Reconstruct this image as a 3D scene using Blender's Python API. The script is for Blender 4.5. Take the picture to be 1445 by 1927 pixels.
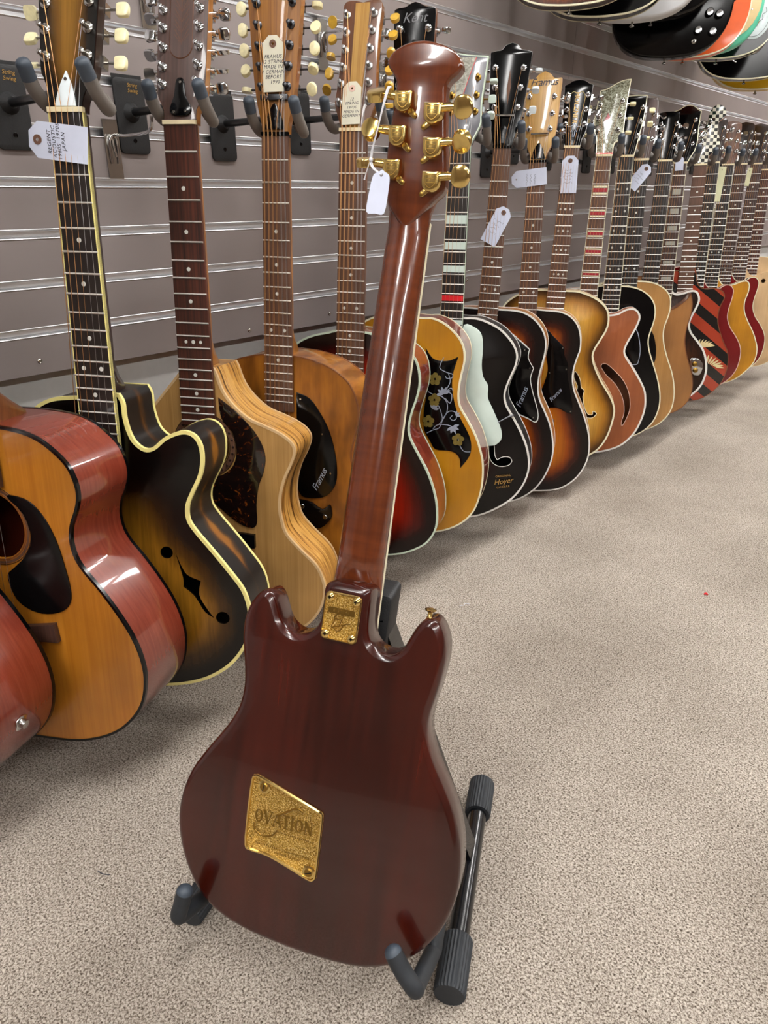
import bpy, bmesh, math, random
import numpy as np
from math import sin, cos, pi, radians, atan2, sqrt
from mathutils import Vector as V, Matrix
from mathutils.geometry import tessellate_polygon

for o in list(bpy.data.objects): bpy.data.objects.remove(o)
SC = bpy.context.scene
COL = SC.collection
random.seed(7)

# ------------------------------------------------------------------ camera
CAMP = V((1.22, 0.0, 0.82)); YAW = 41.2286; PITCH = 24.21
cd = bpy.data.cameras.new('camera'); cam = bpy.data.objects.new('camera', cd); COL.objects.link(cam)
cd.sensor_fit = 'HORIZONTAL'; cd.sensor_width = 36; cd.lens = 36 * 1340 / 1445; cd.clip_start = .02
cam.location = CAMP; cam.rotation_euler = (radians(90 - PITCH), 0, radians(YAW))
SC.camera = cam
# ------------------------------------------------------------------ world, exposure
w = bpy.data.worlds.new('world'); SC.world = w; w.use_nodes = True
w.node_tree.nodes['Background'].inputs[0].default_value = (1, .97, .93, 1)
w.node_tree.nodes['Background'].inputs[1].default_value = .25
vs = SC.view_settings
vs.view_transform = 'Standard'; vs.look = 'None'; vs.exposure = 0.0; vs.gamma = 1; vs.use_curve_mapping = False
LIGHT_E = 50.0

# ------------------------------------------------------------------ helpers
def lin(c):
    if isinstance(c, str): c = tuple(int(c[i:i+2], 16) for i in (0, 2, 4))
    return tuple(((v/255)/12.92 if v/255 <= .04045 else ((v/255+.055)/1.055)**2.4) for v in c) + (1,)
MATS = {}
def newmat(name):
    m = bpy.data.materials.new(name); m.use_nodes = True; MATS[name] = m
    return m, m.node_tree, m.node_tree.nodes['Principled BSDF']
def setp(b, rough, metal=0, coat=0, spec=.5):
    b.inputs['Roughness'].default_value = rough; b.inputs['Metallic'].default_value = metal
    b.inputs['Coat Weight'].default_value = coat; b.inputs['Coat Roughness'].default_value = .04
    b.inputs['Specular IOR Level'].default_value = spec
def tex(nt, scale=(1, 1, 1)):
    tc = nt.nodes.new('ShaderNodeTexCoord'); mp = nt.nodes.new('ShaderNodeMapping')
    mp.inputs['Scale'].default_value = scale; nt.links.new(tc.outputs['Object'], mp.inputs[0]); return mp.outputs[0]
def noise(nt, vec, scale, detail=3, rough=.5, dist=0):
    n = nt.nodes.new('ShaderNodeTexNoise'); n.inputs['Scale'].default_value = scale; n.inputs['Detail'].default_value = detail
    n.inputs['Roughness'].default_value = rough; n.inputs['Distortion'].default_value = dist
    nt.links.new(vec, n.inputs['Vector']); return n.outputs['Fac']
def ramp(nt, fac, stops, interp='LINEAR'):
    r = nt.nodes.new('ShaderNodeValToRGB'); r.color_ramp.interpolation = interp; e = r.color_ramp.elements
    while len(e) < len(stops): e.new(.5)
    for i, (p, c) in enumerate(stops): e[i].position = p; e[i].color = lin(c)
    nt.links.new(fac, r.inputs[0]); return r.outputs[0]
def bump(nt, b, h, strength, dist=.001):
    bn = nt.nodes.new('ShaderNodeBump'); bn.inputs['Strength'].default_value = strength; bn.inputs['Distance'].default_value = dist
    nt.links.new(h, bn.inputs['Height']); nt.links.new(bn.outputs[0], b.inputs['Normal'])
def mul(nt, a, b, fac=1.0, mode='MULTIPLY'):
    m = nt.nodes.new('ShaderNodeMix'); m.data_type = 'RGBA'; m.blend_type = mode; m.inputs[0].default_value = fac
    nt.links.new(a, m.inputs[6]); nt.links.new(b, m.inputs[7]); return m.outputs[2]
def flat(name, c, rough=.4, metal=0, coat=0, var=.12, vscale=40, bmp=0, bscale=400, spec=.5):
    m, nt, b = newmat(name); setp(b, rough, metal, coat, spec); v = tex(nt)
    c = lin(c) if not isinstance(c, tuple) or len(c) == 3 else c
    n = noise(nt, v, vscale, 2)
    r = nt.nodes.new('ShaderNodeValToRGB'); r.color_ramp.elements[0].position = .3; r.color_ramp.elements[1].position = .7
    r.color_ramp.elements[0].color = tuple(x*(1-var) for x in c[:3])+(1,); r.color_ramp.elements[1].color = tuple(min(1, x*(1+var)) for x in c[:3])+(1,)
    nt.links.new(n, r.inputs[0]); nt.links.new(r.outputs[0], b.inputs['Base Color'])
    if bmp: bump(nt, b, noise(nt, v, bscale, 2), bmp)
    return m
def wood(name, dark, light, rough=.35, coat=.6, scale=1.0, stretch=(170, 5, 170), figure=None, contrast=(.32, .68), fig_dark=(175, 165, 150)):
    m, nt, b = newmat(name); setp(b, rough, 0, coat)
    v = tex(nt, tuple(s*scale for s in stretch)); n = noise(nt, v, 1, 4, .6, .4)
    col = ramp(nt, n, [(contrast[0], dark), (contrast[1], light)])
    v2 = tex(nt); n2 = noise(nt, v2, 9, 2); col = mul(nt, col, ramp(nt, n2, [(.3, (215, 215, 215)), (.7, (255, 255, 255))]))
    if figure:
        v3 = tex(nt, figure); col = mul(nt, col, ramp(nt, noise(nt, v3, 1, 3), [(.35, fig_dark), (.65, (255, 255, 255))]))
    nt.links.new(col, b.inputs['Base Color']); bump(nt, b, n, .04, .0004)
    return m
def burst(name, stops, span=.14, grain=(200, 6, 200), gstr=.35, rough=.26, coat=.0, shoulder=None):
    """painted sunburst: colour by distance from the rim (mesh attribute 'edge')"""
    m, nt, b = newmat(name); setp(b, rough, 0, coat, .4)
    a = nt.nodes.new('ShaderNodeAttribute'); a.attribute_name = 'edge'
    d = nt.nodes.new('ShaderNodeMath'); d.operation = 'DIVIDE'; d.inputs[1].default_value = span; nt.links.new(a.outputs['Fac'], d.inputs[0])
    nz = noise(nt, tex(nt), 14, 2); ad = nt.nodes.new('ShaderNodeMath'); ad.operation = 'MULTIPLY_ADD'; ad.inputs[1].default_value = .16
    nt.links.new(nz, ad.inputs[0]); nt.links.new(d.outputs[0], ad.inputs[2])
    sb = nt.nodes.new('ShaderNodeMath'); sb.operation = 'SUBTRACT'; sb.inputs[1].default_value = .08; nt.links.new(ad.outputs[0], sb.inputs[0])
    col = ramp(nt, sb.outputs[0], stops)
    g = noise(nt, tex(nt, grain), 1, 4, .6, .3)
    col = mul(nt, col, ramp(nt, g, [(.3, (int(255*(1-gstr)),)*3), (.7, (255, 255, 255))]))
    if shoulder:      # the paint covers the whole upper bout
        sx = nt.nodes.new('ShaderNodeSeparateXYZ'); nt.links.new(tex(nt), sx.inputs[0]); mr = nt.nodes.new('ShaderNodeMapRange'); mr.inputs[1].default_value = shoulder[0]; mr.inputs[2].default_value = shoulder[1]
        nt.links.new(sx.outputs[1], mr.inputs[0]); col = mul(nt, col, ramp(nt, mr.outputs[0], [(0, (255, 255, 255)), (1, (52, 40, 34))]))
    nt.links.new(col, b.inputs['Base Color']); return m

# woods and finishes
wood('spruce_amber', '9C5A12', 'BE7C26', .32, .2, 1, (160, 4, 160), contrast=(.15, .8))
wood('spruce_honey', '955814', 'B27020', .38, .15, 1, (150, 4, 150), (30, 9, 30), contrast=(.15, .8))
wood('spruce_pale', 'A0743A', 'C4975A', .45, .1, 1, (260, 3, 260), contrast=(.2, .8))
wood('spruce_gold', 'B87810', 'CB8F1E', .3, .2, 1, (120, 4, 120), contrast=(.1, .85))
wood('spruce_tan', 'A8763A', 'C18F50', .35, .5, 1, (140, 4, 140), contrast=(.1, .85))
wood('spruce_light', 'CFA878', 'DDBC8E', .45, .3, 1, (140, 4, 140), contrast=(.1, .85))
wood('cedar_orange', '8E481C', 'A85E30', .5, .2, 1, (120, 4, 120), contrast=(.1, .9))
wood('brown_satin', '98652F', 'AE7840', .4, .4, 1, (100, 4, 100), contrast=(.1, .9))
wood('mahogany_red', '6B2114', '93402A', .28, .8, 1, (130, 7, 60))
wood('mahogany_side', '70281A', '8C3C28', .26, .8, 1, (40, 8, 200), contrast=(.2, .8))
wood('mahogany_body', '370C06', '4F170B', .22, .45, 1, (120, 5, 120), (14, 1.3, 14), contrast=(.3, .7))
wood('mahogany_neck', '5E2810', '773816', .2, .8, 1, (170, 5, 170), (14, 110, 14), contrast=(.2, .8), fig_dark=(228, 224, 218))
wood('maple_flame', 'B0651F', 'CE8C38', .3, .7, 1, (60, 40, 8), (70, 12, 12))
wood('walnut', '54301C', '75472B', .4, .4)
wood('head_brown', '3E2A24', '5A4038', .45, .3, 1, (260, 5, 260))
wood('neck_tan', '9A5E24', 'BC7F3A', .35, .5)
wood('neck_brown', '6A3A1C', '8A5228', .35, .5)
wood('neck_dark', '22130D', '33201A', .3, .6)
wood('rosewood', '2E1B15', '4C3026', .45, .1, 1, (420, 9, 420))
wood('rosewood_red', '1E100C', '5E2E1E', .45, .1, 1, (230, 3, 230), contrast=(.3, .72))
wood('rosewood_light', '4B3023', '6F4C38', .45, .1, 1, (420, 9, 420))
wood('ebony', '15100E', '271D19', .4, .2, 1, (400, 9, 400))
wood('pale_strip', 'A8772C', 'C69A4A', .4, .4, 1, (200, 4, 200))
wood('head_honey', '83501A', 'A9702A', .4, .3, 1, (300, 4, 300))
wood('head_blond', 'AE8140', 'CBA055', .35, .5, 1, (220, 4, 220))
wood('head_rust', '7A3F20', 'A05A33', .35, .5)
m, nt, b = newmat('zebra_side'); setp(b, .3, 0, .7)            # laminated sides: bands through the depth
v = tex(nt, (3, 5, 95)); col = ramp(nt, noise(nt, v, 1, 2, .5, .6), [(.34, '4A3014'), (.41, 'B07A33'), (.52, 'D0A055'), (.6, '8F5F26'), (.7, 'C8974C')])
nt.links.new(col, b.inputs['Base Color'])
burst('burst_olive', [(0, '0B0907'), (.16, '140E08'), (.32, '4A2E0A'), (.48, '8A5C18'), (1, 'A5741F')], .14, gstr=.2, shoulder=(-.575, -.49))
burst('burst_wine', [(0, '140A08'), (.2, '1A0806'), (.36, '4A0C06'), (.6, '8C1A08'), (1, 'A42A0E')], .13, gstr=.15)
burst('burst_black_red', [(0, '0A0807'), (.45, '0E0807'), (.75, '2C0A08'), (1, '4A110C')], .15, gstr=.2)
burst('burst_orange', [(0, '0C0706'), (.16, '170A07'), (.28, '3F1506'), (.40, '93430A'), (.54, 'BE6A12'), (1, 'CB7E1C')], .15, gstr=.12)
burst('burst_yellow', [(0, '2C1706'), (.1, '5A380E'), (.26, 'A8731F'), (.5, 'C9983E'), (1, 'D2A552')], .12, gstr=.12)
burst('burst_brown', [(0, '1E0E07'), (.3, '3A1C0A'), (.7, '6A3A12'), (1, '8A5518')], .13)
burst('burst_sun', [(0, '2A1206'), (.25, 'A84A08'), (.6, 'E08A1A'), (1, 'E8A832')], .1)
burst('burst_head', [(0, '0D0B09'), (.3, '17100A'), (.7, '6E4A16'), (1, '8E6420')], .036, gstr=.15)
m, nt, b = newmat('burst_side'); setp(b, .3, 0, 0, .4)
v = tex(nt); sx = nt.nodes.new('ShaderNodeSeparateXYZ'); nt.links.new(v, sx.inputs[0]); mr = nt.nodes.new('ShaderNodeMath'); mr.operation = 'MULTIPLY_ADD'; mr.inputs[1].default_value = 11.4; mr.inputs[2].default_value = .65
nt.links.new(sx.outputs[2], mr.inputs[0]); ab = nt.nodes.new('ShaderNodeMath'); ab.operation = 'ABSOLUTE'; nt.links.new(mr.outputs[0], ab.inputs[0])
a2 = nt.nodes.new('ShaderNodeMath'); a2.operation = 'ADD'; nt.links.new(ab.outputs[0], a2.inputs[0]); nt.links.new(noise(nt, v, 11, 2), a2.inputs[1])
nt.links.new(ramp(nt, a2.outputs[0], [(.38, '82500F'), (.47, '3C230A'), (.57, '14100E')]), b.inputs['Base Color'])
# plastics, metal, paper
flat('black_gloss', '050506', .14, 0, 0, .1, spec=.34)
flat('black_plastic', '070708', .24, 0, 0, spec=.34)
flat('black_matte', '141416', .55, 0, 0, .15, 60, .3, 500)
flat('black_paint', '0B0B0D', .3, 0, .2)
flat('grey_head', '6A6A70', .22, 0, .7, .06)
flat('white_plastic', 'CFE0D8', .2, 0, .6, .03)
flat('white_pg', 'DCE6EA', .25, 0, .4, .04)
flat('cream_plastic', 'E6DDB0', .35, 0, .3, .08, 200)
flat('amber_plastic', 'C79E35', .35, 0, .3, .12, 150)
flat('bone', 'E4D6B0', .45, 0, .1, .08, 300)
flat('ivory_binding', 'E9DC8E', .35, 0, .3, .08)
flat('cream_binding', 'E6E0C0', .35, 0, .3, .06)
flat('white_binding', 'E2E0DA', .35, 0, .3, .05)
flat('pink_binding', 'DDB8A8', .4, 0, .2, .05)
flat('mint_binding', 'C2D2BE', .3, 0, .4, .05)
flat('red_plastic', 'D8202A', .3, 0, .4, .1)
flat('chrome', 'C9CACC', .1, 1, 0, .03)
flat('nickel', 'B5B2AC', .2, 1, 0, .05)
flat('dark_metal', '55565A', .3, 1, 0, .1)
flat('steel', 'B8B8B8', .3, 1, 0, .03)
flat('bronze_string', 'B98A5C', .35, 1, 0, .05)
flat('gold', 'E3C67C', .17, 1, 0, .05)
flat('gold_dark', '9A7A3C', .3, 1, 0, .1)
m, nt, b = newmat('gold_hammered'); setp(b, .3, 1); v = tex(nt); n1 = noise(nt, v, 620, 3, .6)
nt.links.new(ramp(nt, n1, [(.32, '7E5F24'), (.5, 'D2A850'), (.66, 'FFE9A8')]), b.inputs['Base Color']); bump(nt, b, n1, 1.0, .004)
flat('aluminium', 'E2E3E6', .42, 1, 0, .03)
flat('fret_metal', 'F0EEE8', .38, .85, 0, .02)
flat('paper_white', 'C9CFE2', .8, 0, 0, .03)
flat('paper_cream', 'D8D4C0', .8, 0, 0, .04)
flat('paper_yellow', 'D5D6B0', .8, 0, 0, .04)
flat('eyelet_brown', '6A4A3A', .7)
flat('ink', '33323C', .7)
flat('kent_ink', '7C7C80', .8, 0, 0, .05, spec=.1)
flat('cotton', 'D6D6DC', .9, 0, 0, .08)
flat('rubber_grey', '6E6862', .6, 0, 0, .1, 60)
flat('rubber_cap', '3A434E', .5, 0, 0, .1)
flat('stand_rubber', '23272C', .6, 0, 0, .12, 120)
flat('stand_steel', '0E1013', .25, 0, .3, .1)
flat('pearl_inlay', 'CFCFC8', .25, 0, .5, .12, 500)
flat('silver_print', '9AA2B4', .4, .2, 0, .1)
flat('gold_print', '7A6A30', .4, .2, 0, .2, 300)
flat('gold_letter', 'B08A48', .4, .3, 0, .1)
flat('wine_paint', '6E0A10', .2, 0, .9, .12, 8)
flat('orange_paint', 'E25A08', .32, 0, .2, .05)
flat('white_paint', 'D6D8DA', .32, 0, .2, .03)
flat('mint_paint', '58C2A0', .32, 0, .2, .05)
flat('cream_paint', 'DCCB98', .25, 0, .7, .05)
flat('yellow_paint', 'C79A10', .32, 0, .2, .05)
flat('bottle_inside', '1A110B', .8)
m, nt, b = newmat('tortoise'); setp(b, .15, 0, .8)
v = tex(nt, (1, 1, 1)); n1 = noise(nt, v, 75, 5, .65, 1.2)
nt.links.new(ramp(nt, n1, [(.5, '130B0A'), (.6, '2A120A'), (.68, '7A3F12'), (.76, '9A5A1E')]), b.inputs['Base Color'])
m, nt, b = newmat('pearloid'); setp(b, .2, 0, .8)
v = tex(nt); n1 = noise(nt, v, 95, 5, .6, 2.2)
nt.links.new(ramp(nt, n1, [(.3, '2E2C22'), (.45, '75715A'), (.56, 'A9AC98'), (.68, 'DDE0CF')]), b.inputs['Base Color'])
m, nt, b = newmat('pearl_soft'); setp(b, .2, 0, .8)
v = tex(nt); nt.links.new(ramp(nt, noise(nt, v, 60, 5, .6, 2), [(.3, '77756C'), (.5, 'A3A297'), (.7, 'CFCFC2')]), b.inputs['Base Color'])
m, nt, b = newmat('red_pearl'); setp(b, .2, 0, .8)
v = tex(nt); nt.links.new(ramp(nt, noise(nt, v, 160, 4, .6, 1.5), [(.35, '6A1020'), (.55, 'B52A38'), (.7, 'E27078')]), b.inputs['Base Color'])
def checker(name, c1, c2, scale, off=(0, 0, 0)):
    m, nt, b = newmat(name); setp(b, .25, 0, .7)
    tc = nt.nodes.new('ShaderNodeTexCoord'); mp = nt.nodes.new('ShaderNodeMapping'); mp.inputs['Location'].default_value = off
    nt.links.new(tc.outputs['Object'], mp.inputs[0])
    ck = nt.nodes.new('ShaderNodeTexChecker'); ck.inputs['Scale'].default_value = scale
    ck.inputs['Color1'].default_value = lin(c1); ck.inputs['Color2'].default_value = lin(c2)
    nt.links.new(mp.outputs[0], ck.inputs['Vector']); nt.links.new(ck.outputs[0], b.inputs['Base Color']); return m
checker('checkerboard', 'D8D4C4', '0A0A0A', 88, (0, 0, .5))
m, nt, b = newmat('stripe_paint'); setp(b, .22, 0, .8)          # hand painted diagonal bands
tc = nt.nodes.new('ShaderNodeTexCoord'); mp = nt.nodes.new('ShaderNodeMapping'); mp.inputs['Rotation'].default_value = (0, 0, radians(-52))
nt.links.new(tc.outputs['Object'], mp.inputs[0]); wv = nt.nodes.new('ShaderNodeTexWave'); wv.bands_direction = 'X'; wv.inputs['Scale'].default_value = 4.6
wv.inputs['Phase Offset'].default_value = 1.0
nt.links.new(mp.outputs[0], wv.inputs[0]); nt.links.new(ramp(nt, wv.outputs['Fac'], [(0, '0C0A0A'), (.47, 'A23A22')], 'CONSTANT'), b.inputs['Base Color'])
# surfaces of the room
m, nt, b = newmat('carpet'); setp(b, .95, 0, 0, .1)
v = tex(nt); n1 = noise(nt, v, 400, 3, .7, .5); n2 = noise(nt, v, 3.2, 3)
c1 = ramp(nt, n1, [(.34, '52483F'), (.43, '91867B'), (.51, 'C1B7AC'), (.62, 'E6DFD6')])
nt.links.new(mul(nt, c1, ramp(nt, n2, [(.3, (222, 218, 214)), (.7, (255, 253, 250))])), b.inputs['Base Color']); bump(nt, b, n1, 1.0, .004)
m, nt, b = newmat('laminate'); setp(b, .36, 0, 0, .4)
v = tex(nt, (1, 1.2, .3)); nt.links.new(ramp(nt, noise(nt, v, 4, 2), [(.3, '837A79'), (.7, '8C8280')]), b.inputs['Base Color'])
flat('wall_white', 'B9B8B6', .6, 0, 0, .04)
flat('ceiling_white', 'A09E9A', .9, 0, 0, .03)
flat('wall_far', '6A5A50', .8, 0, 0, .2, 1.5)
flat('base_dark', '5C544E', .6)
m, nt, b = newmat('lamp_white'); b.inputs['Base Color'].default_value = (1, 1, 1, 1)
b.inputs['Emission Color'].default_value = (1, .98, .95, 1); b.inputs['Emission Strength'].default_value = LIGHT_E

# ---- mesh helpers
def obj(name, verts, faces, mat, parent=None, smooth=35, M=None, fix=True, attr=None):
    me = bpy.data.meshes.new(name); me.from_pydata([tuple(v) for v in verts], [], faces)
    if fix:
        bm = bmesh.new(); bm.from_mesh(me); bmesh.ops.recalc_face_normals(bm, faces=bm.faces); bm.to_mesh(me); bm.free()
    if attr is not None:
        a = me.attributes.new('edge', 'FLOAT', 'POINT'); a.data.foreach_set('value', attr)
    if smooth:
        me.shade_smooth(); me.set_sharp_from_angle(angle=radians(smooth))
    return link(name, me, mat, parent, M)
def link(name, me, mat, parent=None, M=None):
    if mat and len(me.materials) and me.materials[0].name != mat: me = me.copy(); me.materials.clear()
    if mat and len(me.materials) == 0: me.materials.append(MATS[mat])
    o = bpy.data.objects.new(name, me); COL.objects.link(o); o.parent = parent
    if M is not None: o.matrix_local = M
    return o
def empty(name, M, label, cat, group=None):
    o = bpy.data.objects.new(name, None); o.empty_display_size = .05; COL.objects.link(o); o.matrix_world = M
    return tagp(o, label, cat, group)
def tagp(o, label, cat, group=None):
    o['label'] = label; o['category'] = cat
    if group: o['group'] = group
    return o
def struct(o): o['kind'] = 'structure'; return o
def join(*parts):
    vs, fs = [], []
    for v, f in parts:
        k = len(vs); vs += [tuple(p) for p in v]; fs += [tuple(i+k for i in q) for q in f]
    return vs, fs
def xf(part, M): return [tuple(M @ V(p)) for p in part[0]], part[1]
def box(cx, cy, cz, sx, sy, sz):
    v = [(cx+a*sx/2, cy+b_*sy/2, cz+c*sz/2) for a in (-1, 1) for b_ in (-1, 1) for c in (-1, 1)]
    return v, [(0, 1, 3, 2), (4, 6, 7, 5), (0, 4, 5, 1), (2, 3, 7, 6), (0, 2, 6, 4), (1, 5, 7, 3)]
def bbox(cx, cy, cz, sx, sy, sz, r):
    """box with rounded vertical outline and bevelled rims"""
    return plate(rrect(cx, cy, sx, sy, min(sx, sy)*.3 if r is None else r), cz-sz/2, cz+sz/2, min(sz*.25, .003))
def rrect(cx, cy, sx, sy, r, n=4):
    out = []
    for ax, ay, a0 in ((1, 1, 0), (-1, 1, 90), (-1, -1, 180), (1, -1, 270)):
        for i in range(n+1):
            a = radians(a0+90*i/n); out.append((cx+ax*(sx/2-r)+r*cos(a), cy+ay*(sy/2-r)+r*sin(a)))
    return out
def area(p): return .5*sum(p[i-1][0]*p[i][1]-p[i][0]*p[i-1][1] for i in range(len(p)))
def ccw(p): return p if area(p) > 0 else p[::-1]
def offset(p, d):
    """p ccw; d>0 moves inward"""
    n = len(p); out = []
    for i in range(n):
        a, b_, c = p[i-1], p[i], p[(i+1) % n]
        e1 = V((b_[0]-a[0], b_[1]-a[1])); e2 = V((c[0]-b_[0], c[1]-b_[1]))
        if e1.length < 1e-9: e1 = e2
        if e2.length < 1e-9: e2 = e1
        e1.normalize(); e2.normalize(); n1 = V((-e1.y, e1.x)); n2 = V((-e2.y, e2.x)); m_ = n1+n2
        m_ = n1 if m_.length < 1e-6 else m_.normalized(); s = min(1.6, 1/max(.4, m_.dot(n1)))
        out.append((b_[0]+m_.x*d*s, b_[1]+m_.y*d*s))
    return out
def tess(loops):
    t = tessellate_polygon([[V((x, y, 0)) for x, y in l] for l in loops]); return [tuple(f) for f in t]
def rings(loops3, closed=True):
    """skin between successive rings of equal length"""
    n = len(loops3[0]); vs = [p for l in loops3 for p in l]; fs = []
    for k in range(len(loops3)-1):
        for i in range(n if closed else n-1):
            j = (i+1) % n; fs.append((k*n+i, k*n+j, (k+1)*n+j, (k+1)*n+i))
    return vs, fs
def plate(outer, z0, z1, bev=0, holes=()):
    outer = ccw(outer); holes = [ccw(h)[::-1] for h in holes]
    top = offset(outer, bev) if bev else outer
    prof = [[(x, y, z0) for x, y in outer], [(x, y, z1-bev) for x, y in outer]]
    if bev:
        mid = offset(outer, bev*.3); prof += [[(x, y, z1-bev*.3) for x, y in mid], [(x, y, z1) for x, y in top]]
    vs, fs = rings(prof); n = len(outer); k = len(vs)-n
    for h in holes:
        hv, hf = rings([[(x, y, z0) for x, y in h], [(x, y, z1) for x, y in h]]); base = len(vs)
        vs += hv; fs += [tuple(i+base for i in f) for f in hf]
    ids_t = list(range(k, k+n)); ids_b = list(range(n)); b0 = len(prof)*n
    for h in holes:
        m_ = len(h); ids_b += list(range(b0, b0+m_)); ids_t += list(range(b0+m_, b0+2*m_)); b0 += 2*m_
    fs += [tuple(ids_t[i] for i in f) for f in tess([top]+list(holes))]
    fs += [tuple(ids_b[i] for i in f) for f in tess([outer]+list(holes))]
    return vs, fs
def spl(pts, k=4, closed=False):
    """Catmull-Rom through points; a third element marks a sharp corner. mm -> m"""
    P = [(p[0]/1000, p[1]/1000) for p in pts]; cor = [len(p) > 2 for p in pts]; n = len(P); out = []
    segs = n if closed else n-1
    for i in range(segs):
        p1, p2 = P[i], P[(i+1) % n]
        p0 = P[i-1] if (closed or i > 0) else p1
        p3 = P[(i+2) % n] if (closed or i+2 < n) else p2
        if cor[i]: p0 = p1
        if cor[(i+1) % n]: p3 = p2
        for j in range(k):
            t = j/k
            out.append(tuple(.5*(2*p1[c]+(p2[c]-p0[c])*t+(2*p0[c]-5*p1[c]+4*p2[c]-p3[c])*t*t+(3*p1[c]-p0[c]-3*p2[c]+p3[c])*t**3) for c in (0, 1)))
    if not closed: out.append(P[-1])
    return out
def mir(pts): return [(-p[0],)+tuple(p[1:]) for p in pts]
def circle(cx, cy, r, n=20, ry=None): return [(cx+r*cos(2*pi*i/n), cy+(ry or r)*sin(2*pi*i/n)) for i in range(n)]
def tube(path, r, n=8, cap=True, closed=False):
    P = [V(p) for p in path]; m_ = len(P); R = r if isinstance(r, (list, tuple)) else [r]*m_
    T = []
    for i in range(m_):
        a = P[i-1] if (i > 0 or closed) else P[i]; c = P[(i+1) % m_] if (i < m_-1 or closed) else P[i]
        T.append((c-a).normalized())
    up = V((0, 0, 1)) if abs(T[0].z) < .9 else V((1, 0, 0)); N = T[0].cross(up).normalized(); L = []
    for i in range(m_):
        N = (N-T[i]*N.dot(T[i])); N = N.normalized() if N.length > 1e-6 else T[i].orthogonal().normalized(); B = T[i].cross(N)
        L.append([tuple(P[i]+(N*cos(2*pi*k/n)+B*sin(2*pi*k/n))*R[i]) for k in range(n)])
    if closed: L.append(L[0])
    vs, fs = rings(L)
    if cap and not closed: fs += [tuple(range(n))[::-1], tuple(range(len(vs)-n, len(vs)))]
    return vs, fs
def smooth_path(pts, k=6):
    P = [V(p) for p in pts]; n = len(P); out = []
    for i in range(n-1):
        p0 = P[max(0, i-1)]; p1 = P[i]; p2 = P[i+1]; p3 = P[min(n-1, i+2)]
        for j in range(k):
            t = j/k; out.append(.5*(2*p1+(p2-p0)*t+(2*p0-5*p1+4*p2-p3)*t*t+(3*p1-p0-3*p2+p3)*t**3))
    out.append(P[-1]); return out
def lathe(prof, n=16, M=None):
    L = [[(r*cos(2*pi*k/n), r*sin(2*pi*k/n), z) for k in range(n)] for r, z in prof]
    vs, fs = rings(L); fs += [tuple(range(n))[::-1], tuple(range(len(vs)-n, len(vs)))]
    return xf((vs, fs), M) if M is not None else (vs, fs)
def ribbon(path2, w, z):
    """flat printed line, slightly proud"""
    P = [V((x, y)) for x, y in path2]; vs, fs = [], []
    for i, p in enumerate(P):
        t = (P[min(i+1, len(P)-1)]-P[max(i-1, 0)]).normalized(); n_ = V((-t.y, t.x))*w*.5
        vs += [(p.x+n_.x, p.y+n_.y, z), (p.x-n_.x, p.y-n_.y, z)]
        if i: fs.append((2*i-2, 2*i-1, 2*i+1, 2*i))
    return vs, fs
def T3(x=0, y=0, z=0): return Matrix.Translation((x, y, z))
def Rot(a, ax): return Matrix.Rotation(radians(a), 4, ax)
def text_mesh(s, size, shear=0, ext=.0002, space=1.0, line=1.0):
    c = bpy.data.curves.new('t', 'FONT'); c.body = s; c.size = size; c.shear = shear; c.extrude = ext; c.align_x = 'CENTER'; c.align_y = 'CENTER'
    c.space_character = space; c.space_line = line; c.resolution_u = 3
    o = bpy.data.objects.new('t', c); COL.objects.link(o); dg = bpy.context.evaluated_depsgraph_get()
    me = bpy.data.meshes.new_from_object(o.evaluated_get(dg)); me.materials.clear(); bpy.data.objects.remove(o); return me
TXT = {k: text_mesh(*a) for k, a in dict(
    regent=('REGENT\nACOUSTIC\n1960S  1970S\nJAPAN', .0082, .2, .0001, 1.1, .95), framus12=('FRAMUS\n12 STRING\nMADE IN\nW GERMANY\nBEFORE\n  1990', .0082, .2, .0001, 1.1, .95),
    tag5=('12\nSTRING\n1970S\nMADE IN\nGERMANY', .0075, .25, .0001, 1.1, 1.05), kent=('Kent', .030, .35, .0002), framus=('Framus', .020, .3, .0002, .9),
    framus_s=('Framus', .018, .4, .0002, .9), hoyer=('Hoyer', .020, .4, .0002), hoy1=('ORIGINAL', .007, 0, .0002, 1.2), hoy2=('GITARRE', .007, 0, .0002, 1.2),
    holz=('HOLZNER', .017, 0, .0002, 1.0), serial=('E 22141', .0052, 0, .0003, 1.2),
    string_swing=('String\nSwing', .008, .2, .0001)).items()}
UNITBOX = obj('unit', *box(0, 0, 0, 1, 1, 1), None, smooth=0); UB = UNITBOX.data; bpy.data.objects.remove(UNITBOX)
def shared(mesh_cache, key, builder):
    if key not in mesh_cache:
        v, f = builder(); me = bpy.data.meshes.new(key[0] if isinstance(key, tuple) else key); me.from_pydata([tuple(p) for p in v], [], f)
        bm = bmesh.new(); bm.from_mesh(me); bmesh.ops.recalc_face_normals(bm, faces=bm.faces); bm.to_mesh(me); bm.free()
        me.shade_smooth(); me.set_sharp_from_angle(angle=radians(40)); mesh_cache[key] = me
    return mesh_cache[key]
CACHE = {}
FRET = shared(CACHE, ('fret',), lambda: (lambda L: (L[0], L[1]+[tuple(range(7)), tuple(range(7, 14))]))(rings([[(x, -.0014*cos(pi*i/6), .0018*sin(pi*i/6)) for i in range(7)] for x in (-.5, .5)])))
def cube(name, mat, parent, c, s, M=None):
    me = shared(CACHE, ('unit_'+mat,), lambda: box(0, 0, 0, 1, 1, 1))
    m_ = T3(*c) @ Matrix.Diagonal((*s, 1)); return link(name, me, mat, parent, (M @ m_) if M is not None else m_)
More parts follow.
